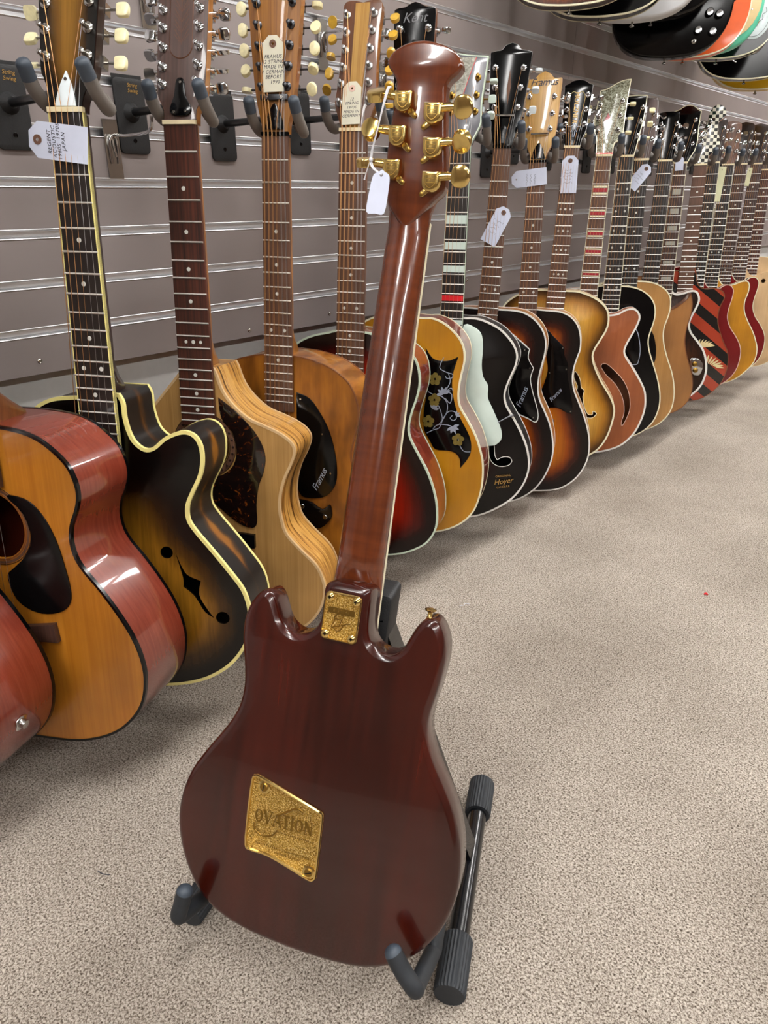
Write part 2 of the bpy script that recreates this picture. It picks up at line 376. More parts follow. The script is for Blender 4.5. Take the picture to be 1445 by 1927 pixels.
def disc(name, mat, parent, x, y, z, r, h=.0008, M=None):
    me = shared(CACHE, ('disc_'+mat,), lambda: lathe([(1, 0), (1, .8), (.9, 1)], 16))
    m_ = T3(x, y, z) @ Matrix.Diagonal((r, r, h, 1)); return link(name, me, mat, parent, (M @ m_) if M is not None else m_)

# ------------------------------------------------------------------ room
ROOM = dict(x1=5.2, y0=-4.5, y1=8.5, zc=2.75)
P2 = .0752; G0Z = .82 + .0137
cx, cy = ROOM['x1']/2, (ROOM['y0']+ROOM['y1'])/2; LY = ROOM['y1']-ROOM['y0']
struct(obj('floor', *box(cx, cy, -.02, ROOM['x1']+.2, LY, .04), 'carpet', smooth=0))
struct(obj('ceiling', *box(cx, cy, ROOM['zc']+.03, ROOM['x1']+.2, LY, .06), 'ceiling_white', smooth=0))
struct(obj('wall_right', *box(ROOM['x1']+.05, cy, ROOM['zc']/2, .1, LY, ROOM['zc']), 'wall_far', smooth=0))
struct(obj('wall_back', *box(cx, ROOM['y0']-.05, ROOM['zc']/2, ROOM['x1']+.2, .1, ROOM['zc']), 'wall_far', smooth=0))
struct(obj('wall_front', *box(cx, ROOM['y1']+.05, ROOM['zc']/2, ROOM['x1']+.2, .1, ROOM['zc']), 'wall_far', smooth=0))
wall = struct(obj('wall_left', *box(-.055, cy, ROOM['zc']/2, .06, LY, ROOM['zc']), 'wall_white', smooth=0))
struct(obj('baseboard_left', *box(-.02, cy, .05, .012, LY, .1), 'base_dark', smooth=0))
seams = [ROOM['y0'], -.188-2.44, -.188, 2.252, 4.692, 7.13, ROOM['y1']]
ZB = G0Z - 4*P2 + .0061
def slat_mesh(y0, y1, h): return join(box(-.0115, (y0+y1)/2, 0, .023, y1-y0-.0016, h))
for pi_ in range(len(seams)-1):
    y0, y1 = seams[pi_], seams[pi_+1]
    me = shared(CACHE, ('slat', pi_), lambda: slat_mesh(y0, y1, P2-.0135))
    ins = shared(CACHE, ('groove_insert', pi_), lambda: (lambda pr: rings([[(x, yy, z) for x, z in pr] for yy in (y0+.001, y1-.001)], False))(
        [(.0004, .0078), (.0012, .0068), (.0004, .0057), (-.009, .0054), (-.0105, .004), (-.0105, -.004), (-.009, -.0054), (.0004, -.0057), (.0012, -.0068), (.0004, -.0078)]))
    for k in range(-4, 22):
        z = G0Z + k*P2
        if z + P2 > 2.45: break
        link('slat', me, 'laminate', wall, T3(0, 0, z+P2/2))
        if k > -4: link('groove_insert', ins, 'aluminium', wall, T3(0, 0, z))
def screw_at(y, z): link('screw', shared(CACHE, ('screw',), lambda: lathe([(.0042, 0), (.0042, .0006), (.003, .0016), (.0015, .001)], 12)), 'nickel', wall, T3(0, y, z) @ Rot(90, 'Y'))
for y, z in ((.517, .561), (.962, .553), (2.2, 1.10), (2.29, 1.105), (2.36, 1.03), (1.86, 1.11), (2.9, 1.12), (1.2, .56), (1.75, .59)): screw_at(y, z)
# ceiling strip lights
for rx in (1.1, 3.5):
    for y in (-3.3, -1.5, .3, 2.1, 3.9, 5.7, 7.3):
        t = empty('ceiling_light', T3(rx, y, ROOM['zc']), 'long white ceiling strip light over the guitar wall' if rx < 2 else 'long white ceiling strip light over the open floor', 'light', 'strip lights in the row by the wall' if rx < 2 else 'strip lights in the far row')
        obj('housing', *box(0, 0, -.02, .24, 1.3, .04), 'white_paint', t, smooth=0)
        obj('diffuser', *box(0, 0, -.045, .18, 1.24, .014), 'lamp_white', t, smooth=0)

# ------------------------------------------------------------------ guitars
S_, C_ = sin(radians(YAW)), cos(radians(YAW))
def H2W(x, f, z=0): return V((C_*x-S_*f, S_*x+C_*f, z))
def pose(N, th, tilt, roll):
    a = radians(th); t = radians(tilt); r = radians(roll)
    X = H2W(cos(a), -sin(a)); Zh = H2W(-sin(a), -cos(a)); Y = V((0, 0, 1))*cos(t)-Zh*sin(t)
    X, Y = X*cos(r)-Y*sin(r), Y*cos(r)+X*sin(r); Z = X.cross(Y)
    M = Matrix.Identity(4)
    for i in range(3): M[i][0], M[i][1], M[i][2], M[i][3] = X[i], Y[i], Z[i], N[i]
    return M
def edge_dist(P, loop):
    P = np.array(P)[:, None, :2]; A = np.array(loop); B = np.roll(A, -1, 0); d = B-A; L2 = (d*d).sum(1)+1e-12
    t = np.clip(((P-A[None])*d[None]).sum(2)/L2[None], 0, 1); Q = A[None]+t[..., None]*d[None]
    return np.sqrt(((P-Q)**2).sum(2)).min(1)
def archz(d, A): 
    u = np.clip(d/.11, 0, 1); return A*(u*u*(3-2*u))
def top_mesh(loop, holes, z, arch=0, cell=.017):
    loops = [loop]+[ccw(h)[::-1] for h in holes]; fl = [p for l in loops for p in l]
    bm = bmesh.new(); vs = [bm.verts.new((x, y, 0)) for x, y in fl]
    for f in tess(loops):
        try: bm.faces.new([vs[i] for i in f])
        except ValueError: pass
    xs = [p[0] for p in loop]; ys = [p[1] for p in loop]
    for lo, hi, ax in ((min(xs), max(xs), 0), (min(ys), max(ys), 1)):
        n = int((hi-lo)/cell)
        for i in range(1, n):
            q = lo+(hi-lo)*i/n; co = (q, 0, 0) if ax == 0 else (0, q, 0); no = (1, 0, 0) if ax == 0 else (0, 1, 0)
            bmesh.ops.bisect_plane(bm, geom=bm.verts[:]+bm.edges[:]+bm.faces[:], plane_co=co, plane_no=no)
    bmesh.ops.triangulate(bm, faces=bm.faces[:])
    bm.verts.index_update(); P = [tuple(v.co) for v in bm.verts]; d = edge_dist(P, loop); zz = archz(d, arch)
    V3 = [(p[0], p[1], z+zz[i]) for i, p in enumerate(P)]; F = [tuple(v.index for v in f.verts) for f in bm.faces]; bm.free()
    # skirts round the holes
    for h in holes:
        dh = archz(edge_dist([(x, y, 0) for x, y in h], loop), arch); b0 = len(V3)
        v, f = rings([[(x, y, z+dh[i]) for i, (x, y) in enumerate(h)], [(x, y, z+dh[i]-.004) for i, (x, y) in enumerate(h)]])
        V3 += v; F += [tuple(i+b0 for i in q) for q in f]; d = np.concatenate([d, np.zeros(len(v))])
    return V3, F, list(map(float, d))
def fret_y(n, S): return -S*(1-2**(-n/12))
def tuner_mesh(th, reach, kind):
    parts = [lathe([(.0068, 0), (.0068, .0012), (.005, .0024), (.0034, .0026), (.003, .012), (.0035, .0128), (.0035, .0135), (.002, .0142)], 12),
             box(.004, 0, -th-.006, .018, .014, .012), tube([(.008, 0, -th-.005), (reach, 0, -th-.005)], .0017, 8)]
    if kind == 'closed': parts.append(tube([(.010, 0, -th-.005), (.019, 0, -th-.005)], .005, 10))
    return join(*parts)
def button_mesh(kind):
    if kind == 'kidney': o = spl([(0, -5), (5, -8.5), (12, -9), (16, -4), (16, 4), (12, 9), (5, 8.5), (0, 5)], 3, True); t = .0032
    elif kind == 'oval': o = spl([(0, -4), (4, -9), (10, -10), (15, -6), (16, 0), (15, 6), (10, 10), (4, 9), (0, 4)], 3, True); t = .0036
    else: o = spl([(0, -4), (2, -7.5), (13, -8), (16, -4), (16, 4), (13, 8), (2, 7.5), (0, 4)], 3, True); t = .003
    a = plate(o, -t, t, .0018); L = ccw(o)
    return a
def scribble(parent, mat, M, lines, w, h):
    rng = random.Random(int(w*1e5)+lines); parts = []
    for i in range(lines):
        y = h/2-h*(i+.5)/lines; x0 = -w/2+rng.uniform(0, .12)*w; x1 = w/2-rng.uniform(0, .3)*w; n = int((x1-x0)/.0016); p = []
        for j in range(n): p.append((x0+(x1-x0)*j/n, y+rng.uniform(-.3, .3)*h/lines))
        if len(p) > 2: parts.append(ribbon(p, .0006, 0))
    v, f = join(*parts); return obj('handwriting', v, f, mat, parent, 0, M, fix=False)

def guitar(key, name, label, N, th, roll, T, B=None, tilt=5, S=.648, nw=.043, ew=.053, fbl=.462, nfr=20, zt=-.009, depth=.10, top='spruce_amber', grid=False,
           side='mahogany_side', back=None, neck='neck_brown', fb='rosewood', bind=None, bw=.0025, fbbind=None, arch=0, holes=(), hole_rim=None, head=None, strings=6, inlays=(),
           nut='bone', hang=True, short='', group=None, cat='guitar', heel=True, tailpiece=None, bridge=None, edge_round=0, zb=None):
    M = pose(N, th, tilt, roll); root = empty(name, M, label, cat, group)
    if B is None: B = mir(T)
    loop = ccw((lambda a, b_: a + b_[::-1][1:-1] if abs(a[0][0]-b_[0][0]) < 1e-6 else a + b_[::-1][1:])(spl(T), spl(B)))
    # de-duplicate
    lp = [loop[0]]
    for p in loop[1:]:
        if (p[0]-lp[-1][0])**2+(p[1]-lp[-1][1])**2 > 4e-7: lp.append(p)
    loop = lp
    # sides and back (open in front: the soundboard closes it)
    zb_ = zt-depth
    if edge_round:
        r = edge_round; prof = [[(x, y, zt) for x, y in offset(loop, r)]]
        for a in (25, 50, 75, 90): prof.append([(x, y, zt-r+r*cos(radians(a))) for x, y in offset(loop, r*(1-sin(radians(a))))])
        prof += [[(x, y, zb_+.004) for x, y in loop], [(x, y, zb_) for x, y in offset(loop, .004)]]
        v, f = rings(prof); n = len(loop); tl = tess([prof[0]]) if False else tess([[p[:2] for p in prof[0]]])
        f += [tuple(q) for q in tl]+[tuple(i+len(v)-n for i in q) for q in tess([[p[:2] for p in prof[-1]]])]
        obj('body', v, f, top, root, 40)
    else:
        v, f = rings([[(x, y, zt-.0005) for x, y in loop], [(x, y, zb_+.002) for x, y in loop], [(x, y, zb_) for x, y in offset(loop, .002)]]); n = len(loop)
        body = obj('body', v, f + ([tuple(i+2*n for i in q) for q in tess([offset(loop, .002)])]), side, root, 40)
        if grid or arch or holes:
            v, f, d = top_mesh(loop, holes, zt, arch); obj('soundboard', v, f, top, root, 40, None, True, d)
        else:
            v, f = plate(loop, zt-.003, zt); obj('soundboard', v, f, top, root, 40, None, True, [float(q) for q in edge_dist(v, loop)])
    if hole_rim:
        for h in holes:
            hh = ccw(h); dz = archz(edge_dist([(x, y, 0) for x, y in hh], loop), arch); o2 = offset(hh, -.0015)
            v, f = rings([[(x, y, zt+.0006+dz[i]) for i, (x, y) in enumerate(hh)], [(x, y, zt+.0006+dz[i]) for i, (x, y) in enumerate(o2)], [(x, y, zt-.002+dz[i]) for i, (x, y) in enumerate(o2)]])
            obj('hole_rim', v, f, hole_rim, root, 0)
    if bind:
        inn = offset(loop, bw); out = offset(loop, -.0007)
        for nm, z_ in (('binding', zt+.0007), ('back_binding', zb_+.0052)):
            s = 1 if nm == 'binding' else -1
            v, f = rings([[(x, y, z_) for x, y in inn], [(x, y, z_) for x, y in out], [(x, y, z_-.0055) for x, y in out], [(x, y, z_-.0055) for x, y in inn]])
            obj(nm, v, f, bind, root, 50)
    bj = max(p[1] for p in T)/1000
    # neck with heel
    secs = [(-.002, nw/2, .021), (-.05, nw/2+.0005, .021), (-.2, nw/2+.002, .0225), (bj+.075, ew/2-.001, .024)]
    secs += [(bj+.045, ew/2-.003, .03), (bj+.02, ew/2-.009, depth*.6), (bj+.004, ew/2-.012, depth*.82), (bj-.004, ew/2-.012, depth*.84)] if heel else [(bj+.03, ew/2, .026), (bj-.004, ew/2, .028)]
    L = [[(w_, y, -.005), (w_*.98, y, -.005-(d_-.005)*.45), (w_*.74, y, -.005-(d_-.005)*.82), (w_*.35, y, -d_+.0006), (0, y, -d_), (-w_*.35, y, -d_+.0006), (-w_*.74, y, -.005-(d_-.005)*.82), (-w_*.98, y, -.005-(d_-.005)*.45), (-w_, y, -.005)] for y, w_, d_ in secs]
    v, f = rings(L); f += [tuple(range(9)), tuple(range(len(v)-9, len(v)))]; obj('neck', v, f, neck, root, 50)
    # fretboard
    def hw(y): return (nw+(ew-nw)*min(1.25, -y/.324))/2
    fo = [(hw(0), 0), (hw(-fbl), -fbl), (-hw(-fbl), -fbl), (-hw(0), 0)]
    v, f = plate(fo, -.0065 if not arch else -.0065, 0, .0006); obj('fretboard', v, f, fb, root, 20)
    if fbbind:
        for s in (-1, 1):
            v, f = plate([(s*hw(0), 0), (s*hw(-fbl), -fbl), (s*(hw(-fbl)-.0013), -fbl), (s*(hw(0)-.0013), 0)], -.0066, .0004); obj('fretboard_binding', v, f, fbbind, root, 20)
    for q in range(1, nfr+1):
        y = fret_y(q, S)
        if y < -fbl: break
        link('fret', FRET, 'fret_metal', root, T3(0, y, -.0002) @ Matrix.Diagonal((2*hw(y)-.001, 1, 1, 1)))
    cube('nut', nut, root, (0, .0028, -.001), (nw+.001, .0056, .0062))
    for q, kind in inlays:
        y = (fret_y(q, S)+fret_y(q-1, S))/2; h_ = fret_y(q-1, S)-fret_y(q, S)
        if kind == 'dot': disc('inlay', 'pearl_inlay', root, 0, y, -.0003, .0031)
        elif kind == 'dots2':
            for s in (-1, 1): disc('inlay', 'pearl_inlay', root, s*.013, y, -.0003, .0031)
        elif kind == 'dots3':
            for s in (-1, 0, 1): disc('inlay', 'pearl_inlay', root, s*.0125, y, -.0003, .0031 if s == 0 else .0026)
        elif kind.startswith('block'):
            mt = {'block': 'white_plastic', 'blockred': 'red_plastic', 'blockpearl': 'pearl_soft', 'blockrp': 'red_pearl', 'blockdim': 'dark_metal'}[kind]
            fr = .62 if kind != 'blockpearl' else .55; wd = 2*hw(y)-.004 if kind in ('block', 'blockred') else 2*hw(y)*.6
            if kind == 'blockrp':
                wd = 2*hw(y)-.006; cube('inlay', mt, root, (0, y, .0), (wd, h_*.3, .0008))
                for s in (-1, 1): cube('inlay', 'cream_binding', root, (0, y+s*h_*.27, .0), (wd, h_*.16, .0008))
            elif kind == 'blockdim': cube('inlay', 'dark_metal', root, (0, y, .0), (wd*.9, .002, .0006))
            else: cube('inlay', mt, root, (0, y, .0), (wd, h_*fr, .0006))
    # headstock
    hd = head or {}; ang = hd.get('ang', 13); Mh = Rot(-ang, 'X'); th_ = .014
    if 'full' in hd: ho = ccw(spl(hd['full'], 3, True))
    else:
        hp = hd['half']; ho = ccw(spl(hp, 3) + spl(mir(hp), 3)[::-1][1:])
    v, f = plate(ho, -.003-th_, -.003, 0); obj('headstock', v, f, hd.get('core', neck), root, 30, Mh)
    v, f = plate(offset(ho, .0006), -.003, -.0016, .0004); hf = top_mesh(ccw(offset(ho, .0006)), [], -.0015, 0, .01) if hd.get('grad') else None
    if hf: obj('head_veneer', hf[0], hf[1], hd['face'], root, 30, Mh, True, hf[2])
    else: obj('head_veneer', v, f, hd.get('face', neck), root, 30, Mh)
    if hd.get('rim'):
        v, f = rings([[(x, y, -.0012) for x, y in offset(ho, .002)], [(x, y, -.0012) for x, y in offset(ho, -.0006)], [(x, y, -.009) for x, y in offset(ho, -.0006)]]); obj('head_binding', v, f, hd['rim'], root, 40, Mh)
    kind = hd.get('kind', 'open'); bk = hd.get('button', 'rect'); bm_ = hd.get('bmat', 'cream_plastic'); pm = hd.get('pmat', 'nickel')
    posts = {1: hd.get('R', [(24, 60), (24, 98), (24, 135)]), -1: hd.get('L', None)}
    if posts[-1] is None: posts[-1] = [(-x, y) for x, y in posts[1]]
    rng = random.Random(key)
    for s in (1, -1):
        for i, (x, y) in enumerate(posts[s]):
            reach = .019 if not hd.get('reach') else hd['reach']
            me = shared(CACHE, ('tuner_'+kind+pm, round(reach, 4)), lambda: tuner_mesh(th_, reach+.006, kind))
            tm = Mh @ T3(x/1000, y/1000, -.0015) @ (Rot(180, 'Z') if s < 0 else Matrix.Identity(4))
            t = link('tuner', me, pm, root, tm)
            bme = shared(CACHE, ('button_'+bk+bm_,), lambda: button_mesh(bk))
            link('button', bme, bm_, t, T3(reach+.004, 0, -th_-.005) @ Rot(rng.choice([0, 25, 60, 90, 120, 150]), 'X'))
    # strings
    if strings:
        pr = {s: sorted(posts[s], key=lambda p: p[1]) for s in (1, -1)}
        for i in range(strings):
            u = i/(strings-1); 
            if strings == 12: u = ((i//2)*2+.35+(i % 2)*.55*0.75)/11.2
            xn = (u-.5)*(nw-.008); xb = (u-.5)*.056; s = -1 if i < strings/2 else 1
            idx = i if s < 0 else strings-1-i; po = pr[s][min(idx, len(pr[s])-1)]
            hp_ = Mh @ V((po[0]/1000 - s*.003, po[1]/1000, .007))
            yb = -S+.002; br = .0006-.00045*u
            p = [tuple(hp_), (xn, .004, .0022), (xb, yb, .0095 if not arch else .013+arch)]
            if tailpiece: p.append((xb*.8, tailpiece/1000, .004+arch*.4))
            v, f = tube(p, max(.00026, br), 5); obj('string', v, f, 'bronze_string' if u < .62 and strings else 'steel', root, 60)
    if bridge: pass
    info = dict(root=root, M=M, Mh=Mh, loop=loop, zt=zt, arch=arch, N=V(N), short=short)
    if hang: hanger(info, short, hd.get('yoke', .0), hd.get('prong', .0385))
    return info
def ztop(g, x, y): return g['zt'] + float(archz(edge_dist([(x, y, 0)], g['loop']), g['arch'])[0])
def on_top(g, name, pts, mat, h=.002, lift=.0, closed_k=3, bev=.0006, holes=()):
    o = spl(pts, closed_k, True); c = (sum(p[0] for p in o)/len(o), sum(p[1] for p in o)/len(o)); z = ztop(g, *c)+lift+.0004
    return obj(name, *plate(o, z, z+h, bev, holes), mat, g['root'], 30)

def hanger(g, short, dy=0, pw=.0385):
    """wall plate, arm and padded yoke behind the headstock"""
    M = g['M']; yk = M @ V((0, .034+dy, -.046)); root = empty('guitar_hanger', T3(0, yk.y+.006, yk.z), 'black wall hanger with grey padded prongs holding the '+short, 'hanger', 'guitar hangers on the slat wall')
    R = T3(0, yk.y+.006, yk.z); Ri = R.inverted()
    pl = xf(plate(rrect(0, -.006, .056, .112, .008), 0, .004, .0012), Matrix(((0, 0, 1, .001), (1, 0, 0, 0), (0, 1, 0, 0), (0, 0, 0, 1))))
    lip = box(-.004, 0, .052, .012, .054, .006)
    wp = obj('wall_plate', *join(pl, lip), 'black_matte', root, 30)
    if g['root']['label'].startswith(('worn', 'pale spruce')): link('lettering', TXT['string_swing'], 'gold_letter', wp, Matrix(((0, 0, 1, .0056), (1, 0, 0, .006), (0, 1, 0, .036), (0, 0, 0, 1))))
    obj('boss', *lathe([(.016, 0), (.012, .006), (.008, .012)], 14, T3(.004, 0, 0) @ Rot(90, 'Y')), 'black_matte', root, 40)
    obj('screw_hole', *lathe([(.0035, 0), (.0035, .0006), (.002, .0009)], 10, T3(.005, 0, -.042) @ Rot(90, 'Y')), 'black_gloss', root, 40)
    e = Ri @ yk; obj('arm', *tube([(.004, 0, 0), tuple(e)], .0062, 10), 'black_paint', root, 50)
    A = Ri @ M
    obj('yoke', *xf(join(tube([(-.026, .024+dy, -.048), (0, .034+dy, -.05), (.026, .024+dy, -.048)], .0065, 8), bbox(0, .034+dy, -.05, .022, .022, .014, .004)), A), 'black_paint', root, 40)
    for s in (-1, 1):
        p = smooth_path([(.003+s*.020, .024+dy, -.049), (.003+s*(pw-.0075), .012+dy, -.044), (.003+s*pw, .010+dy, -.024), (.003+s*(pw+.0015), .024+dy, .002), (.003+s*pw, .046+dy, .02)], 5); n = len(p)
        pr = obj('prong', *xf(tube(p, .0088, 12), A), 'rubber_grey', root, 50)
        t = smooth_path([p[-4], p[-2], p[-1], p[-1]+V((0, .004, .003)), p[-1]+V((0, .0065, .005))], 2)
        obj('prong_tip', *xf(tube(t, [.0093]*(len(t)-4)+[.0092, .0082, .006, .002], 12), A), 'rubber_cap', pr, 50)
def price_tag(g, label, x, y, z, w, h, rot, paper, txt=None, trot=0, lines=3, head=False, eyelet='eyelet_brown', clip=.012, rx=0):
    B = g['M'] @ (g['Mh'] if head else Matrix.Identity(4)); M = B @ T3(x/1000, y/1000, z) @ Rot(rot, 'Z') @ Rot(rx, 'X')
    t = empty('price_tag', M, label, 'price tag', 'paper price tags'); w /= 1000; h /= 1000; c = min(clip, w*.3)
    o = [(-w/2, -h/2), (w/2, -h/2), (w/2, h/2-c), (w/2-c, h/2), (-w/2+c, h/2), (-w/2, h/2-c)]; hy = h/2-.012
    obj('card', *plate(o, 0, .0005, 0, [circle(0, hy, .002, 10)]), paper, t, 0)
    if eyelet: obj('eyelet', *plate(circle(0, hy, .0058, 18), .0005, .001, 0, [circle(0, hy, .0021, 10)]), eyelet, t, 0)
    if txt: link('handwriting', TXT[txt], 'ink', t, T3(0, -.008 if trot == 0 else .002, .0007) @ Rot(trot, 'Z') @ Matrix.Scale(.92 if trot == 0 else .84, 4))
    elif lines: scribble(t, 'ink', T3(0, -.004, .0007) @ Rot(trot, 'Z'), lines, (w*.75 if trot == 0 else h*.45), (h*.42 if trot == 0 else w*.7))
    return t
UP = [(0, -352), (-29, -354), (-58, -358), (-88, -366), (-116, -380), (-137, -402), (-147, -430), (-145, -458), (-135, -487), (-126, -514)]
def bass(T, ymax): return UP + mir([p for p in T if p[1] < ymax])
O1 = [(0, -357), (23, -358), (55, -362), (80, -371), (101, -386), (115, -401), (123, -420), (125, -439), (120, -458), (110, -480), (106, -500), (109, -522), (119, -541), (139, -565), (162, -597), (180, -628), (191, -660), (194, -692), (187, -728), (170, -758), (142, -786), (105, -806), (60, -818), (0, -823)]
O2 = [(28, -350), (34, -362), (35, -383), (39, -402), (46, -417), (60, -427), (74, -424), (92, -409), (110, -400), (126, -397), (140, -403), (148, -418), (149, -440), (144, -462), (131, -488), (122, -509), (122, -530), (133, -548), (156, -575), (182, -607), (202, -635), (211, -665), (211, -700), (200, -735), (175, -770), (138, -798), (95, -815), (50, -823), (0, -826)]
O2B = [(-20, -350), (-31, -356), (-70, -361), (-91, -368), (-109, -380), (-130, -402), (-146, -432), (-145, -462), (-132, -495), (-124, -522)] + mir([p for p in O2 if p[1] < -540])
O3 = [(28, -356), (33, -366), (43, -393), (61, -417), (86, -437), (114, -448), (140, -459), (159, -473), (165, -489), (158, -512), (147, -535), (139, -562), (136, -589), (139, -613), (147, -638), (170, -664), (200, -693), (214, -725), (215, -752), (204, -785), (180, -815), (140, -838), (90, -850), (40, -854), (0, -855)]
O3B = [(-26, -356), (-34, -368), (-82, -422), (-122, -466), (-140, -500), (-143, -535), (-137, -570)] + mir([p for p in O3 if p[1] < -590])
O4 = [(0, -358), (33, -360), (57, -364), (86, -372), (110, -384), (132, -402), (146, -428), (152, -455), (149, -483), (143, -511), (139, -535), (143, -561), (156, -595), (175, -635), (190, -675), (197, -715), (195, -755), (181, -795), (152, -825), (105, -845), (50, -853), (0, -855)]
O5 = [(0, -357), (34, -360), (50, -364), (80, -371), (108, -383), (131, -401), (142, -422), (147, -451), (143, -481), (133, -516), (128, -547), (133, -570), (150, -600), (172, -637), (188, -676), (197, -716), (197, -760), (180, -795), (150, -818), (110, -834), (55, -842), (0, -845)]
O6 = [(0, -335), (40, -337), (60, -337), (83, -345), (105, -360), (122, -378), (132, -398), (135, -423), (131, -448), (127, -474), (126, -500), (131, -523), (149, -551), (168, -583), (181, -614), (190, -648), (192, -690), (187, -729), (175, -765), (150, -795), (110, -818), (60, -830), (0, -834)]
O7 = [(0, -356), (29, -357), (57, -357), (84, -365), (111, -378), (133, -397), (148, -416), (156, -437), (154, -460), (146, -483), (138, -507), (134, -528), (138, -549), (150, -569), (166, -593), (182, -620), (196, -651), (204, -683), (204, -714), (193, -749), (172, -781), (139, -809), (95, -834), (50, -845), (0, -850)]
O8 = [(0, -360), (27, -361), (62, -361), (91, -366), (118, -381), (139, -404), (150, -429), (152, -457), (148, -487), (144, -517), (144, -546), (151, -576), (167, -605), (184, -638), (196, -676), (201, -715), (195, -755), (180, -794), (156, -827), (116, -855), (60, -868), (0, -872)]
O9 = [(0, -357), (25, -358), (53, -360), (88, -363), (116, -375), (137, -398), (147, -428), (149, -459), (143, -483), (137, -511), (136, -539), (143, -571), (158, -603), (175, -639), (189, -676), (198, -717), (197, -764), (179, -809), (150, -842), (114, -861), (60, -869), (0, -872)]
O10 = [(0, -355), (27, -356), (59, -357), (91, -366), (120, -380), (143, -402), (151, -430), (148, -458), (135, -487), (122, -516), (121, -537), (132, -565), (153, -601), (177, -633), (192, -658), (200, -685), (197, -725), (187, -766), (165, -804), (128, -830), (70, -848), (0, -853)]
O11 = [(24, -356), (26, -385), (34, -412), (50, -427), (68, -429), (92, -424), (112, -412), (134, -408), (149, -416), (157, -434), (151, -461), (140, -488), (129, -515), (126, -534), (134, -552), (152, -575), (174, -605), (193, -634), (204, -661), (208, -709), (194, -767), (170, -807), (138, -834), (87, -853), (40, -860), (0, -862)]
O12 = [(0, -361), (21, -362), (63, -366), (94, -377), (119, -396), (133, -419), (138, -446), (136, -473), (130, -501), (127, -524), (132, -552), (146, -588), (162, -625), (176, -665), (184, -700), (185, -740), (172, -785), (140, -822), (90, -845), (40, -852), (0, -854)]
O13 = [(0, -352), (24, -352), (62, -354), (93, -363), (119, -381), (134, -405), (137, -437), (133, -465), (126, -494), (126, -522), (133, -555), (148, -596), (166, -638), (178, -680), (183, -722), (178, -766), (155, -805), (115, -832), (60, -845), (0, -848)]
O14 = [(24, -356), (28, -410), (46, -450), (81, -461), (107, -446), (129, -424), (137, -407, 1), (146, -436), (148, -470), (143, -500), (139, -530), (140, -565), (149, -603), (163, -639), (178, -678), (186, -718), (183, -756), (170, -785), (140, -812), (90, -832), (40, -838), (0, -840)]
O15 = [(21, -356), (21, -380), (23, -400), (32, -414), (45, -420), (66, -416), (87, -409), (104, -408), (116, -417), (124, -439), (119, -465), (107, -497), (102, -523), (111, -551), (137, -581), (161, -612), (176, -649), (182, -691), (173, -737), (150, -771), (115, -800), (60, -815), (0, -820)]
O16 = [(26, -340), (31, -353), (38, -385), (49, -408), (73, -420), (104, -417), (127, -423), (140, -436), (143, -454), (135, -477), (130, -505), (132, -537), (143, -570), (161, -609), (182, -650), (189, -699), (181, -749), (163, -784), (134, -814), (100, -834), (50, -842), (0, -844)]
O17 = [(24, -356), (29, -410), (50, -438), (82, -441), (104, -427), (124, -427), (138, -445), (137, -478), (131, -515), (132, -548), (146, -582), (172, -616), (192, -650), (200, -685), (196, -735), (178, -775), (145, -805), (95, -830), (40, -838), (0, -840)]
O18 = [(24, -356), (29, -410), (52, -438), (85, -436), (113, -424), (136, -422), (147, -437), (147, -466), (140, -500), (144, -535), (159, -569), (185, -611), (204, -650), (216, -690), (212, -737), (188, -775), (155, -808), (110, -830), (50, -842), (0, -845)]
STD = [(3, 'dot'), (5, 'dot'), (7, 'dot'), (9, 'dot'), (12, 'dots2'), (15, 'dot'), (17, 'dot')]
EUR = [(5, 'dot'), (7, 'dot'), (9, 'dot'), (12, 'dots2'), (15, 'dot')]
BOOK = [(21, 4), (26, 30), (30, 60), (33, 110), (34, 145), (28, 156), (14, 160), (0, 163)]
def fhole(sx=1):
    """classic f opening on the treble side, mm"""
    return [(76, -577), (91, -597), (98, -622), (107, -630), (105, -647), (113, -677), (126, -697), (139, -697), (140, -688), (149, -694), (138, -706), (120, -703), (104, -682), (94, -648), (86, -636), (88, -618), (75, -594)]
sp = lambda pts, k=3: spl(pts, k, True)

g0 = guitar(0, 'acoustic_guitar', 'red-brown acoustic guitar with a chrome jack socket on its side', (.225, .148, .91), 14, 0, O1, fbl=.436, depth=.118, top='spruce_amber', bind='black_gloss', holes=[circle(0, -.493, .049, 28)],
            head=dict(half=BOOK, face='neck_dark', bmat='chrome', kind='closed'), inlays=STD, short='red-brown acoustic with the jack socket')
cx_, cy_ = .178, -.742
jk = T3(.1925, -.706, g0['zt']-.052) @ Rot(-12, 'Z') @ Rot(90, 'Y')
js = obj('jack_plate', *plate(spl([(-9, -7), (0, -10), (9, -7), (8, 0), (9, 7), (0, 10), (-9, 7), (-8, 0)], 3, True), 0, .0015, .0006), 'chrome', g0['root'], 40, jk)
obj('jack_socket', *join(lathe([(.0062, 0), (.0062, .004), (.0058, .007), (.004, .0072)], 14)), 'nickel', js, 40, T3(0, 0, .001))

